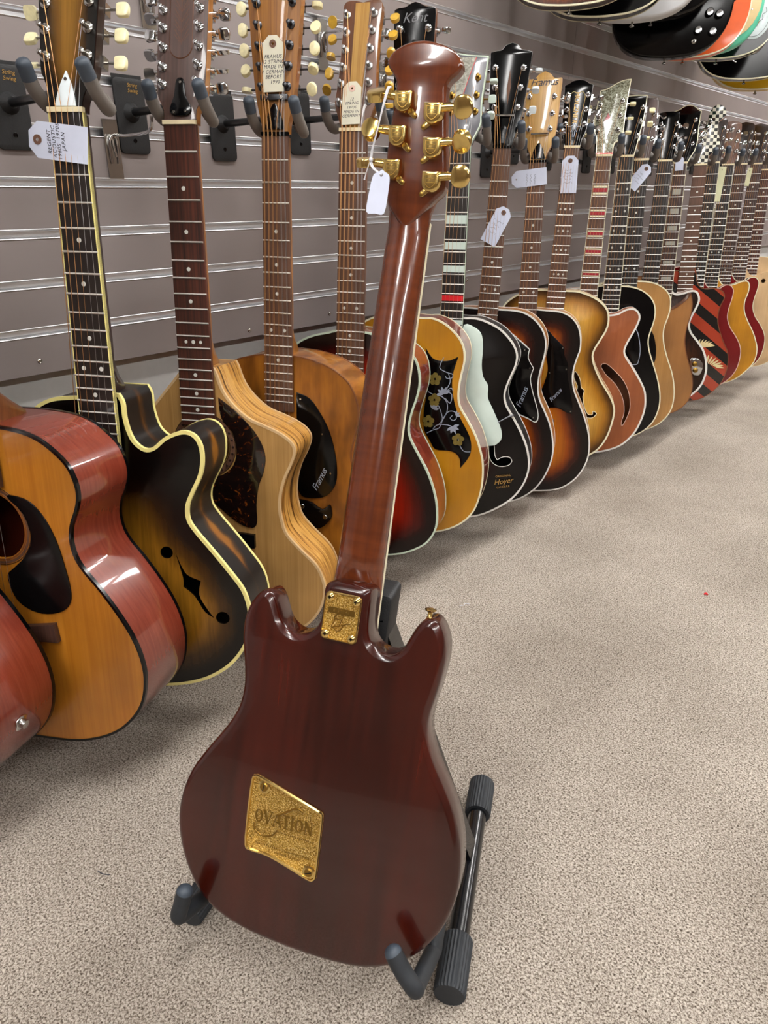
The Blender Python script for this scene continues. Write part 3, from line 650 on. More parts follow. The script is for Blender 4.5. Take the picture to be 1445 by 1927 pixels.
g1 = guitar(1, 'acoustic_guitar', 'natural amber acoustic guitar with red mahogany sides and black teardrop pickguard', (.256, .3305, .91), 14, 0, [(x+(10 if x else 0), y) for x, y in O1], fbl=.436, depth=.112, top='spruce_amber', bind='black_gloss', bw=.003,
            holes=[circle(0, -.493, .047, 32)], head=dict(half=BOOK, face='neck_dark', bmat='chrome', kind='closed'), inlays=STD, short='amber acoustic with red sides')
for r0, r1, mt in ((.0478, .050, 'neck_brown'), (.051, .0545, 'rosewood_light'), (.0556, .0565, 'neck_dark')):
    obj('rosette_ring', *plate(circle(0, -.493, r1, 40), g1['zt'], g1['zt']+.0005, 0, [circle(0, -.493, r0, 40)]), mt, g1['root'], 0)
on_top(g1, 'pickguard', [(q+10, r) for q, r in ((18, -449), (40, -449), (57, -457), (73, -477), (85, -506), (92, -540), (96, -571), (93, -591), (79, -606), (54, -614), (30, -612), (12, -602), (3, -586), (0, -563), (14, -549), (32, -532), (46, -506), (40, -472))], 'black_plastic', .0015)
br = on_top(g1, 'bridge', [(-88, -630, 1), (-30, -634), (0, -635), (30, -634), (76, -625, 1), (79, -653, 1), (45, -656), (15, -667), (-15, -667), (-40, -656), (-90, -655, 1)], 'rosewood', .008)
cube('saddle', 'bone', g1['root'], (0, -.6405, g1['zt']+.009), (.072, .003, .005))
for i in range(6): obj('bridge_pin', *lathe([(.0024, 0), (.003, .002), (.0015, .0032)], 10, T3(-.027+i*.0108, -.655, g1['zt']+.008)), 'bone', g1['root'], 50)

# G2: cutaway archtop
F2 = sp([(98, -583, 1), (107, -604), (116, -618), (136, -626, 1), (133, -648), (143, -668), (155, -686, 1), (141, -676), (126, -651), (109, -637, 1), (109, -624), (104, -604)])
g2 = guitar(2, 'archtop_guitar', 'worn black and amber sunburst cutaway archtop with ivory binding', (.261, .497, .91), 10, .84, O2, O2B, depth=.088, zt=-.013, arch=.010, S=.648, nw=.047, ew=.056, fbl=.46, nfr=20, top='burst_olive', grid=True,
            side='burst_side', neck='neck_dark', fb='ebony', bind='ivory_binding', bw=.0045, fbbind='ivory_binding', holes=[circle(.085, -.584, .0095, 18), circle(.168, -.685, .0105, 18), F2, [(-x, y) for x, y in F2]],
            head=dict(half=[(22, 4), (23, 18), (32, 41), (36, 51), (38, 90), (40, 130), (41, 165), (30, 172), (12, 176), (0, 182)], face='burst_head', grad=1, core='neck_dark', R=[(27, 66), (27, 98), (28, 128), ][:3], L=[(-29, 65), (-30, 97), (-30, 127)], reach=.021),
            inlays=[(5, 'dot'), (7, 'dot'), (10, 'dot'), (12, 'dots2'), (14, 'dot')], short='worn sunburst cutaway archtop', tailpiece=-800)
obj('truss_cover', *plate(spl([(0, 48, 1), (-9, 28), (-14, 7, 1), (14, 7, 1), (9, 28)], 3, True), -.001, .0012, .0004), 'white_pg', g2['root'], 30, g2['Mh'])

disc('screw', 'nickel', g2['root'], 0, .038, .001, .0022, .0012, g2['Mh'])
obj('bridge', *plate([(-.085, -.637), (.082, -.637), (.082, -.652), (-.085, -.652)], ztop(g2, 0, -.64)-.004, ztop(g2, 0, -.64)+.014, .002), 'black_plastic', g2['root'], 30)
price_tag(g2, 'white paper tag with brown eyelet tied under the strings of the worn archtop', -12, -34, .0036, 42, 80, 84, 'paper_white', 'regent', 6)

# G3: deep cutaway acoustic without strings
g3 = guitar(3, 'acoustic_guitar', 'pale spruce acoustic without strings, deep cutaway, striped sides, tortoiseshell pickguard', (.207, .698, .911), 10, .47, O3, O3B, depth=.105, S=.648, nw=.051, ew=.058, fbl=.452, top='spruce_pale', side='zebra_side', neck='neck_tan', fb='rosewood_red',
            bind='spruce_light', bw=.0035, holes=[circle(.005, -.488, .044, 32)], strings=0, inlays=[(3, 'dot'), (5, 'dot'), (7, 'dot'), (9, 'dot'), (12, 'dots3'), (15, 'dot'), (17, 'dot'), (19, 'dot')], short='pale acoustic with striped sides',
            head=dict(half=[(26, 4), (26, 21), (36, 40), (38, 60), (39, 120), (39, 175), (38, 200), (20, 207), (0, 209)], face='head_brown', core='neck_tan', kind='closed', bmat='chrome', pmat='chrome', R=[(26, 58), (26, 82), (26, 108), (26, 134), (26, 160), (26, 186)], L=[(-29, 56), (-29, 80), (-29, 107), (-30, 134), (-30, 158), (-30, 184)], reach=.018))
for r0, r1, mt in ((.0445, .0462, 'neck_dark'), (.0467, .0545, 'rosewood_light'), (.0549, .0562, 'neck_dark')):
    obj('rosette_ring', *plate(circle(.005, -.488, r1, 44), g3['zt'], g3['zt']+.0005, 0, [circle(.005, -.488, r0, 44)]), mt, g3['root'], 0)
for i in range(26):
    a = 2*pi*i/26; disc('rosette_chip', 'neck_dark', g3['root'], .005+.0506*cos(a), -.488+.0506*sin(a), g3['zt']+.0003, .0022, .0006)
on_top(g3, 'pickguard', [(34, -404, 1), (64, -426), (95, -458), (110, -486), (113, -508), (108, -531), (99, -555), (94, -589), (94, -620), (85, -632), (61, -626), (32, -604), (14, -585), (8, -548), (35, -538), (55, -520), (62, -492), (56, -462), (38, -440)], 'tortoise', .0016)
on_top(g3, 'bridge', [(-85, -645, 1), (0, -640), (90, -643, 1), (90, -668, 1), (40, -672), (0, -676), (-40, -672), (-85, -668, 1)], 'black_plastic', .008)
obj('truss_cover', *plate(spl([(-6, 62), (5, 62), (9, 39), (17, 25), (17, 17), (10, 12), (-8, 12), (-15, 18), (-13, 29), (-9, 40)], 3, True), -.001, .0015, .0005), 'black_gloss', g3['root'], 30, g3['Mh'])
for x, y in ((-.009, .017), (.009, .018), (0, .058)): disc('screw', 'nickel', g3['root'], x, y, .0013, .002, .001, g3['Mh'])
ins = rrect(-.0015, .150, .034, .115, .0165, 8)
obj('carved_panel', *plate(ins, -.0022, -.0011, 0), 'head_brown', g3['root'], 30, g3['Mh'])
v, f = rings([[(x, y, -.0004) for x, y in ccw(ins)], [(x, y, -.0012) for x, y in offset(ccw(ins), -.0012)]]); obj('carved_rim', v, f, 'walnut', g3['root'], 0, g3['Mh'])
parts = [ribbon([(-.001, .110+i*.01) for i in range(10)], .0009, -.0007)]
for i in range(6):
    for s in (-1, 1):
        y0 = .113+i*.014; parts.append(ribbon([(-.001+s*.0002, y0), (-.001+s*.004, y0+.008), (-.001+s*.011, y0+.019)], .0009, -.0007)); parts.append(ribbon([(-.001+s*.003, y0+.002), (-.001+s*.011, y0+.012)], .0007, -.0007))
obj('carved_leaf', *join(*parts), 'walnut', g3['root'], 0, g3['Mh'])

# G4: twelve string, honey top
P4 = [(int(x), y) for x, y in [(28, 72), (32, 101), (34, 130), (36, 159), (38, 189)]]
g4 = guitar(4, 'twelve_string_guitar', 'honey coloured twelve-string acoustic with large black half-moon pickguard', (.205, .883, .905), 14, .72, O4, depth=.112, nw=.047, ew=.054, fbl=.462, top='spruce_honey', side='maple_flame', neck='neck_tan', fb='rosewood_light', bind='neck_brown', bw=.0015, strings=12,
            inlays=EUR, nut='black_gloss', short='honey twelve-string', head=dict(half=[(23, 4), (24, 18), (31, 45), (36, 78), (40, 121), (43, 165), (45, 215), (25, 225), (0, 222)], ang=2, face='head_honey', core='maple_flame', button='oval', pmat='dark_metal', R=[(22, 72), (24, 101), (26, 130), (28, 159), (30, 189)], reach=.023))
on_top(g4, 'pickguard', [(32, -425, 1), (58, -435), (79, -461), (97, -494), (109, -536), (113, -575), (108, -601), (91, -622), (65, -629), (42, -627), (33, -610, 1)], 'black_gloss', .0022)
on_top(g4, 'bridge', [(-100, -640), (-60, -650), (0, -634), (40, -634), (61, -637), (84, -649), (99, -638), (104, -654), (101, -668), (80, -688), (46, -686), (-46, -686), (-80, -684), (-102, -665)], 'black_gloss', .006)
for x, y in ((.044, -.646), (.091, -.663)): disc('screw', 'chrome', g4['root'], x, y, g4['zt']+.006, .0048, .0025)
for x, y in ((.04, -.437), (.083, -.50), (.1, -.575)): disc('pickguard_screw', 'nickel', g4['root'], x, y, g4['zt']+.0024, .0018, .0008)
link('logo', TXT['framus_s'], 'silver_print', g4['root'], T3(.078, -.59, g4['zt']+.0028) @ Rot(64, 'Z'))
obj('string_bar', *join(plate(rrect(0, .056, .048, .009, .002), -.0012, .004, .001)), 'dark_metal', g4['root'], 30, g4['Mh'])
for x in (-.013, .013): disc('screw', 'nickel', g4['root'], x, .056, .0038, .0028, .0012, g4['Mh'])
obj('truss_cover', *plate(spl([(0, 48), (-9, 36), (-15, 20), (-17, 9, 1), (17, 9, 1), (15, 20), (9, 36)], 3, True), -.001, .0012, .0004), 'black_gloss', g4['root'], 30, g4['Mh'])
price_tag(g4, 'cream paper tag with brown eyelet on the honey twelve-string headstock', 0, 103, .0046, 35, 80, 1, 'paper_cream', 'framus12', 0, head=True)

# G5: twelve string, wine sunburst
g5 = guitar(5, 'twelve_string_guitar', 'dark wine sunburst twelve-string with striped headstock and cream binding', (.199, 1.078, .922), 15, .46, O5, depth=.10, nw=.052, ew=.058, fbl=.46, top='burst_wine', grid=True, side='mahogany_red', neck='neck_brown', fb='rosewood_light', bind='mint_binding', bw=.0032, strings=12,
            inlays=STD, short='wine sunburst twelve-string', head=dict(prong=.0515, half=[(25, 4), (30, 22), (39, 46), (39, 60), (36, 96), (35, 140), (35, 180), (36, 219), (20, 226), (0, 222)], face='walnut', core='maple_flame', button='oval', bmat='amber_plastic', pmat='steel', R=[(25, 52), (23, 84), (21, 113), (21, 142), (22, 173), (23, 202)], L=[(-30, 50), (-30, 83), (-28, 111), (-27, 141), (-27, 171), (-28, 201)], reach=.022))
obj('center_strip', *plate([(-.0125, .006), (.0125, .006), (.0135, .221), (-.0135, .221)], -.002, -.0012, 0), 'pale_strip', g5['root'], 0, g5['Mh'])
price_tag(g5, 'cream paper tag with pink ringed eyelet on the striped headstock', -5, 47, .0045, 35, 74, 2, 'paper_cream', 'tag5', 0, head=True, eyelet='pink_binding')

# G6: gold top with floral pickguard, black headstock
g6 = guitar(6, 'acoustic_guitar', 'golden acoustic with black pickguard painted with silver vines and flowers', (.206, 1.235, .91), 15, 0, O6, fbl=.42, depth=.10, top='spruce_gold', side='mahogany_red', neck='neck_brown', fb='rosewood', bind='cream_binding', bw=.003, inlays=STD, holes=[circle(0, -.47, .047, 30)],
            short='golden acoustic with floral pickguard', head=dict(half=[(22, 4), (24, 20), (36, 45), (37, 100), (40, 170), (41, 222), (36, 231), (20, 233), (10, 238), (0, 241)], ang=2, face='black_gloss', core='neck_brown', kind='closed', button='kidney', bmat='chrome', pmat='chrome', R=[(27, 100), (28, 147), (28, 196)]))
link('logo', TXT['kent'], 'kent_ink', g6['root'], g6['Mh'] @ T3(0, .214, -.001) @ Matrix.Scale(.8, 4))
pg6 = on_top(g6, 'pickguard', [(48, -400, 1), (64, -421), (83, -426), (103, -424), (121, -415, 1), (112, -447), (110, -472), (114, -501), (124, -533), (140, -561), (155, -587), (161, -610), (158, -634), (139, -663, 1), (137, -643), (127, -630), (110, -625), (80, -624), (66, -604), (52, -580), (50, -540), (54, -500), (54, -460)], 'black_gloss', .0018)
zf = g6['zt']+.0024
def at6(u, v_): # crop frame of the ornament -> plane mm
    return (.053+(u-30)*.000362*.98+ (v_-660)*.0000165, -.409-(v_-660)*.000317)
def vine(pts, w=.0016): return ribbon(spl([(at6(*p)[0]*1000, at6(*p)[1]*1000) for p in pts], 5), w, zf)
vines = [vine([(130, 690), (105, 760), (150, 790), (185, 800), (180, 825), (150, 830), (140, 815)]), vine([(30, 930), (70, 950), (120, 960), (150, 1000), (150, 1060), (120, 1130), (100, 1180), (60, 1200), (20, 1225)]),
         vine([(140, 970), (170, 1000), (180, 940), (150, 920), (175, 895), (190, 915)]), vine([(95, 1160), (120, 1120), (110, 1060), (90, 1020), (60, 1050)]), vine([(125, 1110), (160, 1060), (200, 1060), (210, 1100), (190, 1120), (170, 1105), (185, 1085)]),
         vine([(60, 1190), (90, 1160), (150, 1155), (185, 1165)]), vine([(185, 1170), (215, 1230), (235, 1300), (260, 1335), (300, 1335)]), vine([(160, 800), (170, 850), (150, 900)])]
obj('painted_vine', *join(*vines), 'silver_print', g6['root'], 0, fix=False)
def leafy(c, n, L, a0, sp_): 
    out = []
    for i in range(n):
        a = radians(a0+sp_*(i-(n-1)/2)); x, y = at6(*c); p = [(x+cos(a)*L*t+s*-sin(a)*L*.2*sin(pi*t), y+sin(a)*L*t+s*cos(a)*L*.2*sin(pi*t)) for s, ts in ((1, [0, .25, .5, .75]), (-1, [1, .75, .5, .25])) for t in ts]
        out.append(([(q[0], q[1], zf+.0001) for q in p], [tuple(range(len(p)))]))
    return join(*out)
for c, n, L, a0, s_ in (((130, 940), 5, .017, 110, 38), ((60, 1050), 4, .015, 60, 36), ((185, 1165), 5, .016, -60, 40), ((205, 1085), 3, .012, 40, 40)): obj('painted_leaf', *leafy(c, n, L, a0, s_), 'silver_print', g6['root'], 0, fix=False)
for c in ((220, 1255), (70, 985), (75, 840), (30, 1140)):
    x, y = at6(*c); parts = [lathe([(.0062, 0), (.0062, .0003)], 9, T3(x+.008*cos(a), y+.0085*sin(a), zf)) for a in (0.3, 1.55, 2.8, 4.1, 5.3)]; obj('painted_flower', *join(*parts), 'gold_print', g6['root'], 0)

# G7: black-red archtop with white pickguard
g7 = guitar(7, 'archtop_guitar', 'black and dark red archtop with long white pickguard and grey headstock', (.217, 1.391, .912), 15, -.13, O7, depth=.085, zt=-.014, arch=.012, nw=.047, ew=.053, fbl=.44, top='burst_black_red', grid=True, side='black_paint', neck='neck_dark', fb='ebony', bind='white_binding', bw=.0035, fbbind='mint_binding',
            holes=[sp([(104, -628), (106, -642), (108, -672), (117, -691), (134, -700), (154, -697), (162, -687), (156, -678), (141, -678), (128, -686, 1), (121, -674), (117, -645), (114, -630)])], hole_rim='white_binding', tailpiece=-790, short='black-red archtop with white pickguard',
            inlays=[(5, 'block'), (7, 'block'), (9, 'block'), (12, 'blockred'), (15, 'block')], head=dict(prong=.0515, full=[(23, 4, 1), (34, 27), (40, 45), (38, 86), (41, 129), (44, 176, 1), (1, 180), (-27, 185), (-40, 180, 1), (-38, 130), (-34, 86), (-36, 45), (-32, 27), (-23, 4, 1)], face='grey_head', core='black_paint', rim='mint_binding', R=[(26, 66), (26, 99), (26, 134)], pmat='gold_dark', bmat='white_plastic'))
obj('pearl_panel', *plate(spl([(-36, 176, 1), (19, 175, 1), (8, 140), (1, 116), (-6, 90), (-16, 70), (-30, 60, 1), (-32, 110)], 3, True), -.0018, -.0010, 0), 'pearl_soft', g7['root'], 0, g7['Mh'])
obj('pearl_edge', *ribbon(spl([(19, 175), (8, 140), (1, 116), (-6, 90), (-16, 70), (-30, 60)], 4), .0012, -.0008), 'red_plastic', g7['root'], 0, g7['Mh'], fix=False)
on_top(g7, 'pickguard', [(30, -372), (58, -378), (73, -394), (77, -426), (77, -460), (82, -487), (95, -507), (96, -534), (108, -558), (124, -589), (134, -613), (134, -634), (118, -648), (92, -648), (76, -630), (60, -590), (46, -540), (34, -480), (29, -420)], 'white_plastic', .003, .010, bev=.001)
obj('pickguard_bracket', *tube([(.125, -.590, .012), (.150, -.575, .006), (.158, -.575, -.01)], .0022, 8), 'dark_metal', g7['root'], 40)
obj('bridge', *plate(rrect(0, -.648, .13, .016, .004), ztop(g7, 0, -.648)-.002, ztop(g7, 0, -.648)+.016, .002), 'ebony', g7['root'], 30)
zz = ztop(g7, .125, -.735)+.0012
link('logo', TXT['hoyer'], 'gold_letter', g7['root'], T3(.146, -.738, zz) @ Rot(14, 'Z') @ Matrix.Scale(.9, 4)); link('logo', TXT['hoy1'], 'gold_letter', g7['root'], T3(.145, -.724, zz+.0004) @ Rot(12, 'Z')); link('logo', TXT['hoy2'], 'gold_letter', g7['root'], T3(.147, -.752, zz-.0006) @ Rot(14, 'Z'))

# G8
g8 = guitar(8, 'acoustic_guitar', 'dark orange sunburst acoustic, white-edged black pickguard, black crowned headstock with diamond', (.201, 1.58, .913), 15, 1.1, O8, depth=.10, nw=.042, ew=.05, top='burst_orange', grid=True, side='neck_tan', neck='neck_brown', fb='rosewood_light', bind='white_binding', bw=.003, nut='black_gloss', inlays=[(9, 'dot'), (12, 'dots2'), (15, 'dot')],
            short='orange sunburst with crowned black headstock', head=dict(half=[(21, 4), (24, 14), (33, 51), (38, 75), (42, 116), (46, 173), (47, 200, 1), (34, 203), (22, 205), (14, 214), (0, 219)], ang=6, face='black_gloss', core='neck_dark', kind='closed', button='rect', bmat='white_pg', pmat='chrome', R=[(26, 86), (28, 127), (31, 167)], L=[(-27, 86), (-30, 127), (-33, 168)], reach=.021))
on_top(g8, 'pickguard_edge', [(60, -425), (82, -430), (98, -441), (113, -453, 1), (112, -475), (128, -500, 1), (123, -526), (132, -559), (149, -603), (153, -626), (147, -638), (127, -630), (100, -620), (70, -600), (56, -540)], 'white_binding', .0012, bev=0)
on_top(g8, 'pickguard', [(60, -427), (82, -433), (96, -443), (111, -454, 1), (110, -475), (126, -500, 1), (121, -526), (130, -559), (147, -603), (151, -624), (145, -635), (127, -627), (101, -617), (72, -598), (58, -540)], 'black_gloss', .0022)
link('logo', TXT['framus'], 'silver_print', g8['root'], T3(.106, -.575, g8['zt']+.003) @ Rot(74, 'Z') @ Matrix.Scale(1.0, 4))
for x, y in ((.1, -.456), (.118, -.5), (.14, -.625)): disc('pickguard_screw', 'nickel', g8['root'], x, y, g8['zt']+.0024, .002, .0008)
obj('head_diamond', *plate([(-.003, .165), (.002, .128), (-.002, .089), (-.007, .126)], -.0014, -.0008), 'eyelet_brown', g8['root'], 0, g8['Mh'] @ T3(.004, 0, 0))
obj('string_bar', *tube([(-.021, .068, .004), (.021, .068, .004)], .0028, 8), 'chrome', g8['root'], 40, g8['Mh'])
obj('truss_cover', *plate(spl([(0, 47), (-8, 40), (-12, 24), (-19, 8, 1), (18, 8, 1), (12, 24), (8, 40)], 3, True), -.001, .0012, .0004), 'black_plastic', g8['root'], 30, g8['Mh'])
price_tag(g8, 'tilted white tag with grey eyelet hanging on the neck with copper strings', 4, -168, .0035, 40, 88, -25, 'paper_white', None, 0, 4, eyelet='eyelet_brown')
# G9
g9 = guitar(9, 'acoustic_guitar', 'bright orange sunburst acoustic with black pickguard and blond crowned headstock', (.189, 1.766, .888), 15, -.95, O9, depth=.092, nw=.043, ew=.05, top='burst_orange', grid=True, side='neck_tan', neck='neck_tan', fb='rosewood_light', bind='white_binding', bw=.003, nut='black_gloss', inlays=EUR, holes=[circle(0, -.52, .048, 28)],
            short='orange sunburst with blond headstock', head=dict(half=[(19, 4), (21, 20), (34, 50), (40, 82), (42, 120), (43, 160), (44, 199), (33, 201), (23, 203), (15, 212), (0, 219)], face='head_blond', core='neck_tan', kind='closed', button='oval', bmat='chrome', pmat='chrome', R=[(24, 80), (26, 117), (28, 157)], L=[(-28, 81), (-32, 118), (-33, 159)]))
obj('rosette_ring', *plate(circle(0, -.52, .066, 36), g9['zt'], g9['zt']+.0005, 0, [circle(0, -.52, .056, 36)]), 'spruce_gold', g9['root'], 0)
on_top(g9, 'pickguard', [(52, -410), (74, -427), (95, -446), (106, -457, 1), (108, -477), (120, -502), (120, -524), (129, -564), (141, -612), (143, -637, 1), (127, -633), (98, -621), (60, -622), (50, -590), (60, -556), (67, -518), (60, -480)], 'black_gloss', .0022)
link('logo', TXT['framus_s'], 'silver_print', g9['root'], T3(.093, -.587, g9['zt']+.003) @ Rot(52, 'Z') @ Matrix.Scale(.9, 4))
for x, y in ((.102, -.458), (.116, -.515), (.138, -.63), (.072, -.526)): disc('pickguard_screw', 'nickel', g9['root'], x, y, g9['zt']+.0024, .002, .0008)
on_top(g9, 'bridge', [(-90, -662), (0, -640), (60, -645), (85, -650), (95, -660), (86, -682), (40, -680), (-60, -685)], 'ebony', .007)
link('logo', TXT['framus'], 'ink', g9['root'], g9['Mh'] @ T3(.0, .192, -.001) @ Matrix.Scale(1.25, 4))
obj('string_bar', *tube([(-.022, .067, .004), (.022, .067, .004)], .0028, 8), 'chrome', g9['root'], 40, g9['Mh'])
obj('truss_cover', *plate(spl([(0, 47), (-9, 36), (-15, 20), (-17, 8, 1), (18, 8, 1), (15, 20), (9, 36)], 3, True), -.001, .0012, .0004), 'black_gloss', g9['root'], 30, g9['Mh'])
price_tag(g9, 'white tag lying sideways across the neck below the blond headstock', -18, -36, .0035, 40, 88, 96, 'paper_white', None, -6, 3, eyelet=None)
# G10
F10 = sp(fhole())
g10 = guitar(10, 'archtop_guitar', 'yellow sunburst archtop with cream binding and black lettered headstock', (.211, 1.898, .925), 15, .5, O10, depth=.085, zt=-.014, arch=.012, nw=.040, ew=.049, fbl=.44, top='burst_yellow', grid=True, side='neck_tan', neck='neck_brown', fb='rosewood_light', bind='cream_binding', bw=.004, tailpiece=-800,
             holes=[F10, [(-x, y) for x, y in F10]], hole_rim='cream_binding', short='yellow sunburst archtop', inlays=[(5, 'dots3'), (7, 'dots3'), (9, 'dots3'), (12, 'dots3')], head=dict(half=[(20, 4), (23, 24), (31, 45), (32, 67), (33, 104), (36, 156, 1), (26, 160), (14, 167), (0, 169)], face='black_gloss', core='neck_dark', kind='closed', button='oval', bmat='chrome', pmat='chrome', R=[(24, 59), (24, 95), (25, 131)], reach=.021))
link('logo', TXT['holz'], 'gold_letter', g10['root'], g10['Mh'] @ T3(-.001, .100, -.0008) @ Rot(-90, 'Z'))
p = spl([(-15, 54), (-17, 90), (-20, 125), (-14, 138), (-6, 138), (-1, 131), (5, 138), (13, 138), (19, 125), (16, 90), (14, 54)], 4)
obj('head_scroll', *ribbon(p, .0013, -.0008), 'gold_print', g10['root'], 0, g10['Mh'], fix=False)
obj('head_arrow', *join(ribbon([(-.002, .028), (-.002, .042), (-.008, .040), (0, .052), (.008, .040), (.002, .042), (.002, .028), (-.002, .028)], .001, -.0008), ribbon(spl([(-18, 54), (-6, 55), (0, 62), (6, 55), (16, 54)], 4), .001, -.0008)), 'silver_print', g10['root'], 0, g10['Mh'], fix=False)
price_tag(g10, 'white tag with grey eyelet hanging upright below the black lettered headstock', 1, -64, .0035, 42, 90, 2, 'paper_white', None, 0, 5, eyelet='eyelet_brown')
# G11
g11 = guitar(11, 'acoustic_guitar', 'orange satin cutaway guitar with curved slot soundhole and pearl headstock', (.21, 2.091, .911), 15, 0, O11, bass(O11, -540), depth=.085, zt=-.012, arch=.008, top='cedar_orange', side='cedar_orange', neck='neck_brown', fb='rosewood_light', bind='white_binding', bw=.0045, fbbind='cream_binding', tailpiece=-800,
             holes=[sp([(62, -580), (76, -574), (105, -595), (135, -625), (155, -664), (162, -705), (156, -738), (147, -760), (144, -748), (148, -715), (136, -670), (109, -631), (80, -606)])], hole_rim='pink_binding', short='orange cutaway with slot soundhole', inlays=[(3, 'blockrp'), (5, 'blockrp'), (7, 'blockrp'), (9, 'blockrp'), (12, 'blockrp')],
             head=dict(full=[(23, 4, 1), (25, 36), (41, 42, 1), (45, 65), (46, 114), (48, 162), (51, 204, 1), (32, 202), (13, 194), (-9, 181), (-28, 176, 1), (-32, 145), (-36, 106), (-32, 66), (-25, 47), (-22, 4, 1)], face='pearloid', core='neck_dark', rim='cream_binding', kind='closed', R=[(30, 70), (32, 108), (34, 146)], L=[(-24, 66), (-26, 102), (-25, 138)], bmat='cream_plastic', reach=.017))
obj('head_diamond', *plate([(-.001, .116), (.013, .093), (.001, .047), (-.011, .092)], -.0014, -.0006), 'red_pearl', g11['root'], 0, g11['Mh'])
obj('head_base_strip', *plate([(-.022, .006), (.023, .006), (.023, .010), (-.022, .010)], -.0014, .0, 0), 'red_plastic', g11['root'], 0, g11['Mh'])
# G12
g12 = guitar(12, 'acoustic_guitar', 'plain glossy black acoustic with cream binding behind the orange cutaway', (.21, 2.237, .914), 15, -1, O12, depth=.09, top='black_gloss', side='black_paint', neck='neck_dark', fb='ebony', bind='cream_binding', bw=.003, fbbind='cream_binding', inlays=[(3, 'dots2'), (5, 'dots2'), (7, 'dots2'), (9, 'dots2'), (12, 'dots2'), (15, 'dots2')],
             short='glossy black acoustic', head=dict(full=[(22, 4, 1), (26, 24), (32, 59), (41, 120), (43, 171, 1), (19, 172), (-12, 171), (-38, 168, 1), (-36, 120), (-30, 59), (-24, 24), (-20, 4, 1)], face='black_gloss', core='black_paint', rim='cream_binding', R=[(25, 58), (30, 98), (33, 136)], bmat='cream_plastic', reach=.017))
on_top(g12, 'pickguard', [(60, -470), (90, -498), (101, -529), (107, -561), (105, -594), (98, -604), (70, -600), (52, -560)], 'silver_print', .0012); on_top(g12, 'pickguard_face', [(60, -473), (88, -499), (99, -530), (105, -561), (103, -592), (97, -601), (70, -597), (54, -560)], 'black_gloss', .0018)
# G13
g13 = guitar(13, 'acoustic_guitar', 'plain amber acoustic with dark pickguard and thin cream binding beside the black one', (.21, 2.35, .908), 15, -1.5, O13, depth=.10, top='spruce_tan', side='mahogany_red', neck='neck_dark', fb='ebony', bind='cream_binding', bw=.003, inlays=STD, short='plain amber acoustic', head=dict(half=[(22, 4), (31, 51), (33, 93), (33, 175), (19, 180), (0, 182)], face='head_brown', core='neck_dark', kind='closed', button='oval', bmat='chrome', pmat='chrome'))
on_top(g13, 'pickguard', [(55, -480), (90, -512), (104, -547), (109, -576), (108, -606), (92, -612), (60, -600), (50, -540)], 'black_gloss', .0016)
price_tag(g13, 'small white tag hanging askew between two dark necks', 0, -46, .0035, 36, 78, -38, 'paper_white', None, 0, 4)
# G14
g14 = guitar(14, 'electric_guitar', 'tan brown cutaway guitar with a sharp pointed horn', (.21, 2.534, .91), 15, -.85, O14, bass(O14, -535), depth=.07, top='brown_satin', side='neck_brown', neck='neck_dark', fb='ebony', bind='neck_brown', bw=.002, inlays=[(q, 'blockdim') for q in (3, 5, 7, 9, 12)], short='tan guitar with pointed horn', head=dict(half=[(23, 4), (28, 35), (30, 82), (31, 150, 1), (14, 154), (0, 154)], face='black_gloss', core='black_paint', kind='closed', button='oval', bmat='chrome', pmat='chrome', R=[(22, 45), (23, 80), (24, 115)]))
# G15
g15 = guitar(15, 'archtop_guitar', 'brown sunburst cutaway archtop with white binding and chrome tailpiece', (.21, 2.669, .907), 15, -1.1, O15, bass(O15, -540), depth=.08, zt=-.012, arch=.01, top='burst_brown', grid=True, side='neck_brown', neck='neck_brown', fb='rosewood', bind='white_binding', bw=.006, fbbind='cream_binding', tailpiece=-700, short='brown archtop with white binding',
             inlays=[(q, 'blockpearl') for q in (3, 5, 7, 9, 12, 15)], head=dict(prong=.047, full=[(23, 4, 1), (30, 19), (46, 56), (47, 117), (50, 167, 1), (41, 171), (25, 184), (8, 187), (-6, 183), (-20, 174), (-38, 168, 1), (-36, 117), (-36, 56), (-28, 19), (-22, 4, 1)], face='black_gloss', core='black_paint', rim='cream_binding', kind='closed', button='oval', bmat='chrome', pmat='chrome', R=[(32, 62), (33, 100), (34, 138)], L=[(-28, 62), (-28, 98), (-28, 134)], reach=.017))
obj('tailpiece', *plate(spl([(118, -645), (145, -643), (164, -665), (158, -700), (135, -700), (120, -680)], 3, True), -.006, .004, .002), 'chrome', g15['root'], 30)
for x, y in ((.135, -.662), (.140, -.684)): obj('knob', *lathe([(.009, 0), (.009, .004), (.006, .006), (.002, .0066)], 14, T3(x, y, .004)), 'gold_dark', g15['root'], 40)
obj('head_plate', *plate(rrect(.075, -.46, .04, .026, .003), .0, .003, .001), 'wine_paint', g15['root'], 30)
price_tag(g15, 'small white tag hanging behind the headstock with chrome pegs', -3, 0, .004, 26, 44, 4, 'paper_white', None, 0, 0, eyelet=None)
